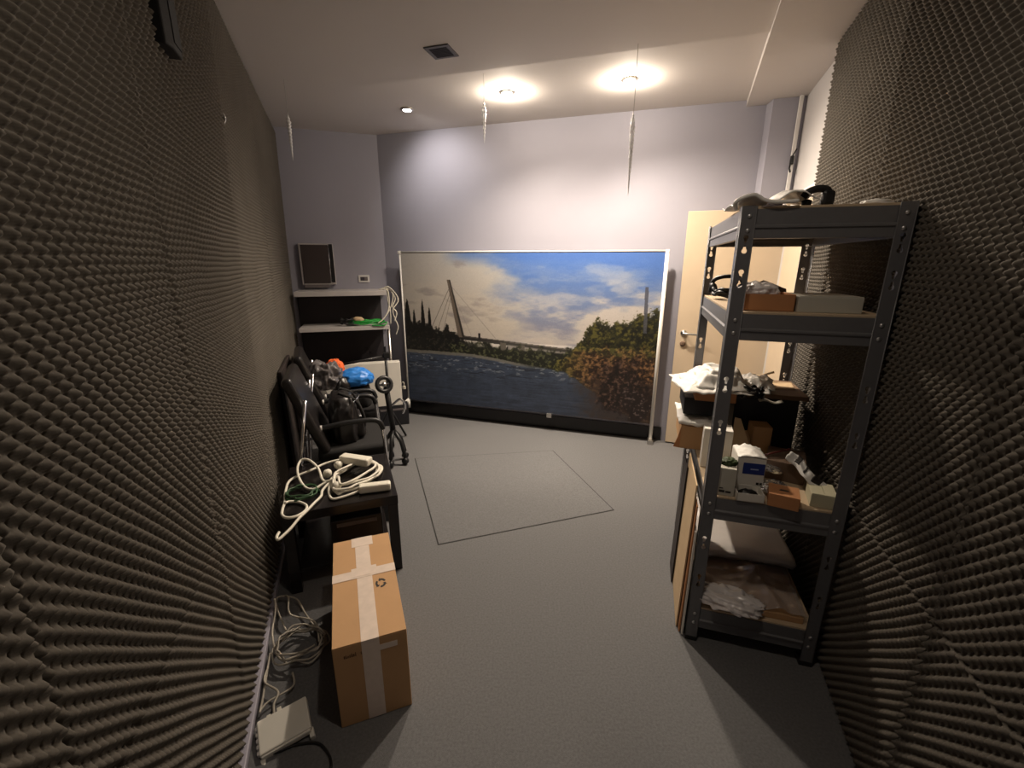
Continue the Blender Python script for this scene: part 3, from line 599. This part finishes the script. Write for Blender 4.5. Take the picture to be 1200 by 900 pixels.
# rear stack overhanging to the left
t, a, b = carton('brown_carton', 'brown carton with a torn flap overhanging the rack to the left', M['card'], -.070, .125, .47, .80, Z3, .120)
MB().prism([(0, 0), (.0, .115), (-.012, .06), (-.030, .004)], -.001, .001, mtx=Matrix.Translation((-a, -b + .002, .0)) @ Matrix.Rotation(R(90), 4, 'X')).build('torn_flap', M['card2'], t)
g = MB().sheet(lambda u, v: Vector(((u - .5) * .225, (v - .5) * .34, .018 + .014 * noise.noise(Vector((u * 5, v * 6, 4))) + .008 * math.sin(u * 14) * (1 - v))), 20, 20, .014).build('padded_envelope', M['bag']); g.location = rp(.025, .635, Z3 + .121); g.rotation_euler = (0, 0, -RK_AZ); tag(g, 'pale padded envelope between the brown and black cartons of rack', 'envelope')
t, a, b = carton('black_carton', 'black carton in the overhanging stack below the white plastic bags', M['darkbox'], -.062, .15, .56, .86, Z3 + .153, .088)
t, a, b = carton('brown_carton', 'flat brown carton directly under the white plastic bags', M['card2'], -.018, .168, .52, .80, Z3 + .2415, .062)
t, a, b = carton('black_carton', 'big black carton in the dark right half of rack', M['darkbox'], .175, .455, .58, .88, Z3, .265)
t = thing('brown_tray', 'flat brown tray on the black carton below the upper rack shelf', 'tray', rp(.34, .72, Z3 + .266), -RK_AZ)
MB().box(-.14, .15, -.15, .16, 0, .022, .003).build('base', M['midbrown'], t)
MB().prism([(.0, -.05), (.12, -.02), (.135, .10), (.02, .11)], .0225, .027).build('pale_sheet', M['card3'], t)
MB().tube([(-.12, .04, .03), (.05, .12, .075)], .007, 8).build('stick', M['mdf'], t)
def bagmesh(sx, sy, sz, seed, amp=.35): return MB().blob(sx, sy, sz, (0, 0, 0), amp, 1.7, seed, 5, ridged=True)
def folded_bag(name, label, loc, rz, L, Wd, H, seed, layers=3):
    mb = MB()
    for k in range(layers):
        def fn(u, v, k=k):
            a = L * (1 - .10 * k); b = Wd * (1 - .12 * k)
            ex_ = .5 + .10 * noise.noise(Vector((v * 3.1, k * 5 + seed, .3))); ey = .5 + .12 * noise.noise(Vector((u * 3.3, k * 7 + seed, 1.3)))
            x = (u - .5) * 2 * ex_ * a + .02 * k; y = (v - .5) * 2 * ey * b
            edge = min(u, 1 - u, v, 1 - v); puff = min(1, edge * 5)
            z = .006 + H * (k / layers) * (.35 + .65 * puff) + H * .45 * puff * (.6 + .7 * noise.noise(Vector((u * 2.6 + seed, v * 2.6, k)))) + .010 * noise.noise(Vector((u * 9, v * 7 + seed, k * 3)))
            return Vector((x, y, max(.002 + .003 * k, z)))
        mb.sheet(fn, 30, 30, .0025)
    g = mb.build(name, M['bag']); g.location = loc; g.rotation_euler = (0, 0, rz); return tag(g, label, 'bag')
folded_bag('plastic_bag', 'large white plastic bag on the overhanging carton stack of the rack', rp(.035, .60, Z3 + .304), -RK_AZ + .2, .31, .36, .085, 2, 4)
folded_bag('plastic_bag', 'smaller white plastic bag right of the front rack post', rp(.235, .68, Z3 + .294), -RK_AZ - .2, .20, .24, .05, 14, 3)
t = thing('black_cable', 'black tangled cable and paper strip at the right end of plastic bags', 'cable', rp(.23, .50, Z3 + .262), -RK_AZ)
MB().tube(catmull(tangle(0, 0, .012, .045, .035, 3, 9, .05), 4), .007, 6).build('coil', M['black'], t)
MB().sheet(lambda u, v: Vector((.03 + .10 * u, (v - .5) * .035, .010 + .006 * math.sin(u * 7))), 10, 3, .004).build('paper_strip', M['greybox'], t)

# --- shelf 2 (head height)
t, a, b, h = rbox('open_carton', 'open brown carton with papers in it on the upper rack shelf', 'box', M['card2'], .052, .214, .05, .24, Z2, .062, R(2))
MB().box(-a, a, -b, b, 0, .003).box(-a, a, -b, -b + .003, 0, .06).box(-a, a, b - .003, b, 0, .06).box(-a, -a + .003, -b, b, 0, .06).box(a - .003, a, -b, b, 0, .06).build('body', M['card2'], t)
MB().prism([(-a, .0), (a, .0), (a * .98, .012), (a * .3, .035), (-a * .05, .045)], -.001, .001, mtx=Matrix.Translation((.02, b - .01, .058)) @ Matrix.Rotation(R(80), 4, 'X')).build('flap', M['brownbox'], t)
g = bagmesh(.060, .045, .035, 31).build('clear_bag', M['clear']); g.location = rp(.105, .12, Z2 + .040); tag(g, 'crumpled clear bag sticking out of the open carton', 'bag')
t, a, b = carton('beige_carton', 'long low beige carton on the upper rack shelf', M['greybox'], .222, .418, .045, .26, Z2, .056, R(1))
t = thing('black_headset', 'black headset and cable lying on the upper rack shelf corner', 'headset', rp(.075, .60, Z2), -RK_AZ)
MB().tube(catmull(tangle(-.01, -.02, .010, .055, .07, 4, 12, .03), 4), .008, 6).build('cable', M['black'], t)
MB().tube(catmull([(-.07, .02, .03), (-.06, .02, .085), (-.01, .0, .105), (.05, -.02, .095), (.07, -.02, .04)], 8), .010, 8).build('band', M['black'], t)
MB().lathe([(.004, 0), (.032, .004), (.034, .02), (.02, .03)], 16, mtx=Matrix.Translation((-.07, .02, .04)) @ Matrix.Rotation(R(70), 4, 'Y')).build('ear_cup', M['black'], t)
MB().lathe([(.004, 0), (.032, .004), (.034, .02), (.02, .03)], 16, mtx=Matrix.Translation((.065, -.02, .04)) @ Matrix.Rotation(R(-70), 4, 'Y')).build('ear_cup', M['black'], t)

# --- top shelf
def rag(u, v):
    x = -.022 + .24 * u; y = -.004 + .34 * v
    z = .010 + .022 * (noise.noise(Vector((u * 5, v * 4, 1.5))) + .55) * (1 - .3 * v) + .040 * math.exp(-((u - .75) / .22) ** 2) * (.25 + .75 * min(1, 2.2 * v))
    return Vector((x, y + .012 * noise.noise(Vector((u * 7, 0, 3))), z))
g = MB().sheet(rag, 36, 28, .003).build('white_sheet', M['bag']); g.location = rp(0, 0, Z1 + .003); g.rotation_euler = (0, 0, -RK_AZ); tag(g, 'crumpled white sheet lying on top of the metal rack', 'sheet')
t = thing('white_strap', 'white cord looped over the top of rack front left post', 'strap', rp(.0, .0, Z1), -RK_AZ)
MB().tube(catmull([(-.018, .02, -.006), (-.026, -.006, .012), (-.006, -.014, .026), (.03, -.012, .034), (.06, -.010, .018), (.10, -.012, .010), (.16, -.008, .012)], 8), .0065, 8).build('cord', M['bag'], t)
t = thing('black_clamp', 'black curved gadget standing on top of the metal rack', 'gadget', rp(.232, .07, Z1 + .0), -RK_AZ)
MB().tube(catmull([(-.040, .0, .030), (-.028, 0, .046), (.0, 0, .056), (.028, 0, .050), (.036, 0, .02), (.036, 0, .012)], 8), .012, 10, radii=None).build('arm', M['black'], t)
MB().box(.012, .050, -.018, .018, 0, .050, .010).build('body', M['black'], t)
MB().lathe([(.008, 0), (.022, .003), (.024, .028), (.012, .034)], 16, mtx=Matrix.Translation((-.030, -.01, 0)) @ Matrix.Scale(.65, 4)).build('knob', M['black'], t)
g = MB().blob(.045, .03, .012, (0, 0, 0), .25, 2, 41, 4).build('white_pouch', M['bag']); g.location = rp(.40, .06, Z1); g.rotation_euler = (0, 0, -RK_AZ); tag(g, 'small flat white pouch at the right end of rack top', 'pouch')

# --- bottom shelf
t, a, b = carton('flat_carton', 'flat brown cardboard pack lying on the bottom rack shelf', M['card'], .055, .440, .03, .56, Z4, .030, R(0), lid=False)
t, a, b = carton('flat_carton', 'brown cardboard block under the white foam parcel on rack', M['brownbox'], .09, .43, .57, .88, Z4, .058, R(0), lid=False)
t = thing('foam_parcel', 'large white foam wrapped parcel on the bottom rack shelf', 'parcel', rp(.26, .59, Z4 + .031), -RK_AZ + R(3))
MB().sheet(lambda u, v: Vector((-.215 + .43 * u, -.27 + .54 * v, .062 + .012 * v + .007 * noise.noise(Vector((u * 4, v * 4, 2))) - .012 * (1 - min(1, v * 14)) - .012 * abs(2 * u - 1) ** 6)), 30, 30, .036).build('wrapped_panel', M['foambag'], t)
MB().box(-.18, .17, -.08, .25, .0, .034, .004).build('support_block', M['brownbox'], t)
def film(u, v):
    return Vector((.06 + .39 * u, -.0 + .32 * v, .034 + .010 * (noise.noise(Vector((u * 8, v * 7, 9))) + .5) + .018 * math.exp(-((u - .25 - .5 * v) / .05) ** 2) + .020 * math.exp(-((u - .75 + .2 * v) / .07) ** 2)))
g = MB().sheet(film, 50, 40, .0012).build('plastic_film', M['film']); g.location = rp(0, .03, Z4 + .0); g.rotation_euler = (0, 0, -RK_AZ); tag(g, 'clear plastic film spread over the flat brown cardboard pack', 'plastic film')
g = bagmesh(.100, .055, .030, 51, .45).build('clear_bag', M['clear']); g.location = rp(.150, .035, Z4 + .031); g.rotation_euler = (0, 0, -RK_AZ - .15); tag(g, 'crumpled clear plastic bag at the front of the bottom rack shelf', 'bag')

# --- sheets leaning against the rack's left side
def leaning(name, label, material, d0, d1, h, foot, top, th, z0=.0):
    t = thing(name, label, 'sheet', rp(-.006, (d0 + d1) / 2, 0), -RK_AZ)
    L2 = (d1 - d0) / 2; ang = math.asin((foot - top) / h)
    MB().box(-th, 0, -L2, L2, 0, h, .001, mtx=Matrix.Translation((-foot + .0, 0, .0015 + th * math.sin(ang))) @ Matrix.Rotation(ang, 4, 'Y')).build('panel', material, t)
    return t
leaning('white_foam_board', 'white foam board standing against the left side of rack, low', M['whitebox'], .015, .22, .53, .004, .0, .008)
leaning('cardboard_sheet', 'brown cardboard sheet standing against the left side of rack', M['card2'], .03, .34, .64, .016, .006, .006)
leaning('cardboard_sheet', 'pale cardboard sheet with light edge, outermost one leaning on rack', M['card3'], .06, .40, .72, .026, .014, .006)
leaning('dark_board', 'thin dark board leaning outside the cardboard sheets beside rack', M['boarddark'], .36, .52, .66, .036, .024, .005)

# ------------------------------------------------------------------ black side table, left
T0 = Vector((-.592, 2.042, 0)); T_RZ = L_RZ + R(.0)
TM = Matrix.Translation(T0) @ Matrix.Rotation(T_RZ, 4, 'Z')
def tp(x, y, z): return TM @ Vector((x, y, z))
tb = thing('side_table', 'small square black lacquered table beside the left foam wall', 'table', T0, T_RZ)
MB().box(-.55, 0, 0, .55, .40, .45, .002).build('tabletop', M['gloss'], tb)
for (x0, y0) in ((-.052, .002), (-.548, .002), (-.052, .498), (-.548, .498)): MB().box(x0, x0 + .05, y0, y0 + .05, 0, .399, .002).build('leg', M['gloss'], tb)
MB().box(-.50, -.05, .03, .52, .10, .118, .002).build('lower_shelf', M['gloss'], tb)
pc = thing('black_device', 'glossy black flat device on the lower shelf of the side table', 'device', tp(-.20, .22, .1185), T_RZ)
MB().box(-.14, .12, -.14, .16, 0, .20, .006).build('housing', M['gloss'], pc)
MB().box(-.11, .09, -.1425, -.139, .160, .182, .001).build('reflection_strip', M['boardedge'], pc)  # lighter strip painting a reflection on the glossy front

# extension lead and cables on the table
ex = thing('extension_lead', 'white extension lead heaped on the black side table', 'extension lead', tp(0, 0, .451), T_RZ)
rs = random.Random(11); cp = []
base = [(-.322, .236), (-.268, .350), (-.152, .440), (-.062, .375), (-.054, .24), (-.115, .157), (-.188, .095), (-.256, .060), (-.309, .075), (-.330, .15)]
for k in range(5):
    for (x, y) in base: cp.append((-.19 + (x + .19) * (1 - .07 * k) + rs.uniform(-.014, .014), .24 + (y - .24) * (1 - .09 * k) + rs.uniform(-.018, .018), .008 + .011 * k + rs.uniform(0, .010)))
MB().tube(catmull(cp, 7), .0068, 7).build('coil', M['cablewhite'], ex)
MB().tube(catmull([(-.30, .20, .05), (-.356, .225, .035), (-.385, .345, .06), (-.434, .44, .075), (-.476, .465, .07), (-.494, .41, .05), (-.482, .318, .03), (-.446, .215, .02), (-.404, .18, .02), (-.355, .205, .03), (-.28, .22, .05)], 8), .0068, 7).build('loose_cable', M['cablewhite'], ex)
MB().tube(catmull([(-.10, .43, .03), (-.17, .465, .035), (-.286, .47, .035), (-.361, .455, .03), (-.422, .40, .03), (-.491, .375, .02), (-.535, .333, .012), (-.542, .251, .010), (-.540, .17, .010), (-.535, .105, .010), (-.538, .045, .012), (-.535, -.015, .010), (-.505, -.055, .012), (-.465, -.050, .012), (-.435, -.011, .010), (-.434, .038, .010), (-.471, .087, .010), (-.515, .099, .014), (-.530, .08, .020)], 8), .0068, 7).build('loose_cable', M['cablewhite'], ex)
MB().tube(catmull([(-.33, .20, .03), (-.362, .155, .018), (-.369, .101, .012), (-.399, .042, .012), (-.427, -.014, .010), (-.461, -.064, .004), (-.492, -.116, -.008), (-.522, -.155, -.016), (-.540, -.172, -.02), (-.548, -.148, -.02), (-.542, -.113, -.02)], 8), .0068, 7).build('loose_cable', M['cablewhite'], ex)
MB().box(-.080, .080, -.024, .024, 0, .044, .010, mtx=Matrix.Translation((-.105, .083, .001)) @ Matrix.Rotation(R(-6), 4, 'Z')).build('socket_block', M['cablewhite'], ex)
MB().box(-.095, .095, -.030, .030, 0, .046, .010, mtx=Matrix.Translation((-.185, .365, .045)) @ Matrix.Rotation(R(-38), 4, 'Z')).build('socket_block', M['cablewhite'], ex)
PLG = [(.012, 0), (.022, .004), (.024, .022), (.016, .038), (.007, .046)]
for (x, y, z, az) in ((-.345, .30, .03, 70), (-.295, .36, .045, 40), (-.30, .15, .035, -60)): MB().lathe(PLG, 14, mtx=Matrix.Translation((x, y, z)) @ Matrix.Rotation(R(az), 4, 'Z') @ Matrix.Rotation(R(80), 4, 'Y')).build('plug', M['cablewhite'], ex)
g = thing('dark_green_cable', 'dark green thin cable coil at the wall side of the side table', 'cable', tp(-.40, .17, .451), T_RZ)
MB().tube(catmull(tangle(-.06, 0, .006, .075, .075, 4, 15, .02), 4), .0045, 6).build('coil', M['cabledark'], g)

# ------------------------------------------------------------------ black armchairs behind the table
def armchair(label, loc, rz, group):
    t = thing('armchair', label, 'chair', loc, rz, group)
    w2 = .27
    MB().box(-.40, .03, -w2 + .03, w2 - .03, .405, .485, .03, seg=4).build('seat', M['blackcloth'], t)
    bm_ = Matrix.Translation((-.335, 0, .43)) @ Matrix.Rotation(R(-20), 4, 'Y')
    MB().box(-.032, .032, -w2 + .03, w2 - .03, .03, .56, .028, mtx=bm_, seg=4).build('backrest', M['leather'], t)
    for s in (-1, 1):
        y = s * (w2 + .005)
        a = MB().tube(catmull([(-.36, y, .652), (-.22, y, .668), (-.08, y, .668), (-.025, y, .650), (-.005, y, .60)], 8), .016, 10).build('armrest', M['black'], t)
        MB().lathe([(.0165, 0), (.0175, .002), (.0175, .010), (.012, .013)], 12, mtx=Matrix.Translation((-.355, y, .652)) @ Matrix.Rotation(R(-90), 4, 'Y')).build('end_cap', M['trimw'], a)
        MB().tube(catmull([(-.008, y, .62), (.004, y, .40), (.016, y, .20), (.03, y, .012)], 6), .011, 10).build('leg', M['chrome'], t)
        MB().tube(catmull([(-.36, y, .652), (-.425, y, .80), (-.44, y, .78)][:2] + [(-.425, y, .80)], 4) if False else [(-.43, y * .93, .83), (-.50, y, .42), (-.525, y, .012)], .010, 10).build('leg', M['chrome'], t)
    MB().tube([(-.0, -w2, .41), (-.0, w2, .41)], .010, 8).tube([(-.50, -w2, .41), (-.50, w2, .41)], .010, 8).tube([(-.50, -w2 + .06, .41), (0, -w2 + .06, .41)], .010, 8).tube([(-.50, w2 - .06, .41), (0, w2 - .06, .41)], .010, 8).build('seat_frame', M['chrome'], t)
    return t
def dup(root, label):
    r = root.copy(); COL.objects.link(r); r['label'] = label
    for ch in list(root.children):
        c = ch.copy(); COL.objects.link(c); c.parent = r
        for g_ in ch.children: d = g_.copy(); COL.objects.link(d); d.parent = c
    return r
grp = 'black chrome legged armchairs by the left wall'
ch = armchair('black armchair directly behind the side table, with backpack on it', tp(0, .87, 0), T_RZ, grp)
ch2 = dup(ch, 'second black armchair, behind the backpack, loaded with a blue bag')
ch2.location = tp(.0, 1.57, 0); ch2.rotation_euler = (0, 0, T_RZ + R(3))

bp = thing('backpack', 'black shiny backpack lying on the nearer armchair', 'backpack', tp(-.235, .86, .486), T_RZ + R(4))
MB().blob(.09, .16, .215, (0, 0, 0), .10, 2.0, 61, 5, boxy=.7).build('body', M['leather'], bp)
MB().blob(.05, .11, .10, (.085, 0, .02), .08, 2.0, 62, 4, boxy=.7).build('front_pocket', M['leather'], bp)
for s in (-1, 1): MB().tube(catmull([(-.02, s * .07, .32), (.08, s * .09, .26), (.125, s * .08, .12), (.10, s * .07, .03)], 6), .011, 8).build('strap', M['blackcloth'], bp)
MB().tube(catmull([(-.02, -.03, .33), (0, -.02, .37), (0, .02, .37), (-.02, .03, .33)], 6), .008, 8).build('handle', M['black'], bp)
MB().tube(catmull([(.06, -.12, .26), (.11, -.02, .28), (.06, .10, .27)], 6), .004, 6).build('zip', M['chrome'], bp)

# clutter on the second chair
g = bagmesh(.125, .10, .085, 71, .12).build('blue_bag', M['bluebag']); g.location = tp(-.12, 1.50, .675); g.rotation_euler = (0, 0, T_RZ); tag(g, 'bright blue plastic bag on the second armchair', 'bag')
g = MB().blob(.14, .15, .145, (0, 0, 0), .10, 2, 72, 4, boxy=.7).build('black_holdall', M['blackcloth']); g.location = tp(-.15, 1.56, .486); g.rotation_euler = (0, 0, T_RZ); tag(g, 'black soft holdall under the bright blue bag', 'bag')
g = bagmesh(.06, .06, .08, 73, .25).build('orange_cloth', M['orange']); g.location = tp(-.27, 1.62, .73); g.rotation_euler = (0, 0, T_RZ); tag(g, 'orange red cloth bundle left of the bright blue bag', 'cloth')
g = bagmesh(.10, .10, .12, 74, .4).build('grey_bag', M['greybag']); g.location = tp(-.345, 1.46, .68); g.rotation_euler = (0, 0, T_RZ); tag(g, 'grey crinkled plastic bag behind the black backrest top', 'bag')
g = MB().blob(.075, .075, .075, (0, 0, 0), .1, 2, 75, 4).build('black_helmet', M['leather']); g.location = tp(-.23, 1.45, .655); g.rotation_euler = (0, 0, T_RZ); tag(g, 'round black padded bundle between the armchairs', 'bundle')
hp_ = thing('office_chair_base', 'black swivel chair base with castors leaning beside the second armchair', 'chair base', tp(.125, 1.36, 0), T_RZ + .2)
MB().tube([(0, 0, .30), (-.03, 0, .66)], .022, 12).build('gas_column', M['black'], hp_)
ringm = Matrix.Translation((-.05, -.02, .69)) @ Matrix.Rotation(R(70), 4, 'X')
MB().tube([(.055 * math.cos(2 * math.pi * k / 20), .055 * math.sin(2 * math.pi * k / 20), 0) for k in range(20)], .017, 10, True, mtx=ringm).box(-.055, .055, -.008, .008, -.008, .008, .002, mtx=ringm).build('mount_ring', M['black'], hp_)
MB().lathe([(.004, -.012), (.018, -.012), (.02, .0), (.016, .014), (.004, .016)], 16, mtx=ringm).build('hub', M['steel'], hp_)
for k in range(5):
    a = 2 * math.pi * k / 5 + .3; x, y = math.cos(a), math.sin(a)
    l_ = MB().tube([(0, 0, .30), (x * .07, y * .07, .20), (x * .10, y * .10, .075)], .016, 8).build('leg', M['black'], hp_)
    MB().lathe([(.006, -.018), (.026, -.016), (.028, 0), (.026, .016), (.006, .018)], 14, mtx=Matrix.Translation((x * .10, y * .10, .035)) @ Matrix.Rotation(a, 4, 'Z') @ Matrix.Rotation(R(90), 4, 'X')).tube([(x * .10, y * .10, .03), (x * .10, y * .10, .08)], .008, 6).build('castor', M['black'], l_)
MB().tube(catmull([(.0, 0, .50), (.06, -.05, .56), (.10, -.04, .50), (.09, .0, .42)], 6), .010, 8).build('lever', M['chrome'], hp_)
tr_ = thing('light_stand', 'black folded light stand with a boom arm above the blue bag', 'stand', tp(.15, 1.84, 0), T_RZ)
for k in range(3):
    a = 2 * math.pi * k / 3 + .5; MB().tube([(0, 0, .34), (math.cos(a) * .16, math.sin(a) * .16, .008)], .010, 8).build('leg', M['black'], tr_)
MB().tube([(0, 0, .10), (0, 0, .84)], .012, 10).build('pole', M['black'], tr_)
MB().tube([(.02, 0, .815), (-.40, -.03, .765)], .010, 10).box(-.02, .035, -.02, .02, .79, .845, .006).build('boom_arm', M['black'], tr_)
MB().box(-.03, -.012, -.012, .012, .83, .90, .004, mtx=Matrix.Translation((.02, 0, 0))).build('clamp', M['black'], tr_)

# white flat box on a dark crate, against the shelves
dc = thing('dark_crate', 'dark low crate carrying the white flat carton under the shelves', 'crate', blp(.62, .44, 0), bl_rz)
MB().box(-.42, .42, -.06, .06, 0, .215, .005).build('body', M['darkbox'], dc)
MB().box(-.40, .40, -.062, -.0595, .16, .18, .0005).build('edge_strip', M['boardedge'], dc)
wb = thing('white_flat_carton', 'wide white flat carton standing upright behind the cluttered armchairs', 'box', blp(.60, .45, .2155), bl_rz)
MB().box(-.42, .385, -.05, .05, 0, .445, .003).build('body', M['whitebox'], wb)
MB().box(-.419, .384, -.0012, .0012, .4445, .4456).build('lid_seam', M['greybox'], wb)
sk = thing('cable_connector', 'small white connectors hanging on the banner left post', 'connector', uvp(-2.455, 3.97, .30), -AZ)
MB().box(-.02, .012, -.012, .012, 0, .035, .004).tube(catmull([(.0, 0, .03), (.0, -.01, .08), (-.03, -.01, .06), (-.05, -.01, .0)], 6), .005, 6).build('plug', M['cablewhite'], sk)

# boards leaning on the left wall between table and shelves
lb = thing('leaning_board', 'dark brown tall board leaning on the left foam wall behind the side table', 'board', lw(.063, 1.92, .0), L_RZ)
MB().box(-.02, .0, -.30, .30, .0015, .92, .003, mtx=Matrix.Rotation(R(-1.5), 4, 'Y')).build('panel', M['boarddark'], lb)
lb = thing('leaning_board', 'grey edged board behind the armchair backrest on left wall', 'board', lw(.088, 2.28, .0), L_RZ)
MB().box(-.02, .0, -.28, .45, .0015, .86, .003, mtx=Matrix.Rotation(R(-1.5), 4, 'Y')).build('panel', M['boardedge'], lb)
MB().box(-.001, .004, -.285, -.26, .0015, .862, .001, mtx=Matrix.Rotation(R(-1.5), 4, 'Y')).build('edge_band', M['trunk'], lb)

# ------------------------------------------------------------------ cardboard box in the foreground
b0 = Vector((-.608, 1.188, 0)); b_rz = R(21.0); BWd, BL_, BHt = .250, .625, .352
cbx = thing('cardboard_box', 'long brown cardboard box sealed with clear tape on the carpet', 'box', b0, b_rz)
MB().box(0, BWd, 0, BL_, 0, BHt - .003, .004).build('body', M['card'], cbx)
MB().box(.001, BWd / 2 - .0008, .001, BL_ - .001, BHt - .004, BHt, .0012).build('flap', M['card'], cbx)
MB().box(BWd / 2 + .0008, BWd - .001, .001, BL_ - .001, BHt - .004, BHt, .0012).build('flap', M['card'], cbx)
tw = .030
MB().box(BWd / 2 - tw, BWd / 2 + tw, -.0012, BL_ + .001, BHt + .0002, BHt + .0010).box(BWd / 2 - tw, BWd / 2 + tw, -.0014, -.0002, .004, BHt + .001).box(BWd / 2 - tw * 1.5, BWd / 2 + tw * 1.6, BL_ - .07, BL_ - .001, BHt + .0008, BHt + .0016).build('tape_strip', M['tape'], cbx)
MB().box(-.0005, BWd + .0005, .335, .385, BHt + .0011, BHt + .0018).box(BWd / 2 - tw * 1.7, BWd / 2 + tw * 1.7, .345, .40, BHt + .0018, BHt + .0024).build('tape_strip', M['tape'], cbx)
MB().box(BWd / 2 + .03, BWd - .035, -.0013, -.0003, .295, .318).build('tape_strip', M['tape'], cbx)
mb = MB(); cx, cy = .185, .275                                     # three chasing arrows printed on the lid
for k in range(3):
    a0 = 2 * math.pi * k / 3 + .35; pts = []
    ao = [a0 + t_ * 1.35 / 6 for t_ in range(7)]
    poly = [(cx + .021 * math.cos(a), cy + .027 * math.sin(a)) for a in ao] + [(cx + .026 * math.cos(ao[-1]), cy + .033 * math.sin(ao[-1])), (cx + .0165 * math.cos(ao[-1] + .42), cy + .021 * math.sin(ao[-1] + .42)), (cx + .007 * math.cos(ao[-1]), cy + .009 * math.sin(ao[-1]))] + [(cx + .013 * math.cos(a), cy + .0165 * math.sin(a)) for a in ao[::-1]]
    mb.prism(poly, BHt + .0003, BHt + .0008)
mb.build('arrow_print', M['ink'], cbx)
mb = MB(); rs = random.Random(4)
for k in range(14):
    x = .035 + k * .0062 + (.012 if k > 6 else 0)
    mb.box(x, x + .0028, -.0010, -.0003, .300, .300 + rs.uniform(.008, .018)).box(x, x + .004, -.0010, -.0003, .300 + rs.choice((0, .008)), .303 + rs.choice((0, .008)))
mb.build('faded_print', M['fadeink'], cbx)

# ------------------------------------------------------------------ white router with its cables
rt = thing('router', 'white router box with ports lying tilted by the left baseboard', 'router', Vector((-.803, 1.178, .012)), 0, rot=(R(9), R(-7), R(31)))
MB().box(-.082, .082, -.060, .060, 0, .030, .005).build('housing', M['routerw'], rt)
MB().box(-.078, .078, -.066, -.058, .002, .024, .003).build('front_lip', M['routerw'], rt)
mb = MB()
for k in range(5): mb.box(-.090, -.080, -.050 + k * .021, -.036 + k * .021, .004, .022, .003)
mb.build('port_row', M['trimw'], rt)
for (x, y) in ((-.076, -.072), (.078, -.060)): MB().box(x - .008, x + .008, y - .022, y + .012, -.012, .010, .003).build('foot', M['routerw'], rt)
for (x, y) in ((-.045, .052), (-.010, .060)): MB().box(x - .007, x + .007, y - .012, y + .018, .006, .020, .002).build('cable_plug', M['cablewhite'], rt)
cc = thing('beige_cable_coil', 'tangled beige cables on the carpet behind the white router', 'cable', Vector((-.95, 1.50, .004)), R(0))
MB().tube(catmull(tangle(.05, .01, .006, .105, .095, 5, 25, .05), 4), .0040, 6).build('coil', M['cablegrey'], cc)
for pts in ([(-.06, .10, .02), (-.17, .22, .03), (-.20, .28, .04), (-.10, .28, .03), (-.02, .20, .02), (.08, .10, .02)],
            [(-.24, .20, .10), (-.20, .18, .05), (-.11, .06, .03), (.0, -.06, .03), (.08, -.02, .03)],
            [(-.19, .30, .02), (-.13, .27, .05), (-.06, .15, .06), (.06, .12, .05), (.12, .03, .03)],
            [(.07, -.11, .02), (.10, -.17, .02), (.04, -.23, .02), (.02, -.27, .025)],
            [(-.10, -.09, .02), (-.02, -.16, .03), (.06, -.20, .03), (.07, -.25, .03), (.09, -.285, .028)],
            [(-.10, -.02, .02), (-.09, -.14, .02), (-.02, -.22, .02), (.0, -.28, .028)]):
    MB().tube(catmull([(max(x, -.075 - .39 * y), y, z) for x, y, z in pts], 7), .0042, 6).build('loose_cable', M['cablegrey'], cc)
bc = thing('black_cable', 'thin black cable on the carpet in front of the white router', 'cable', Vector((-.875, 1.10, .006)), 0)
MB().tube(catmull([(-.02, .05, .0), (.05, .0, .0), (.13, .028, 0), (.20, .035, 0), (.25, .005, 0), (.28, -.04, 0), (.29, -.12, 0), (.28, -.22, 0)], 7), .0045, 6).build('cord', M['black'], bc)
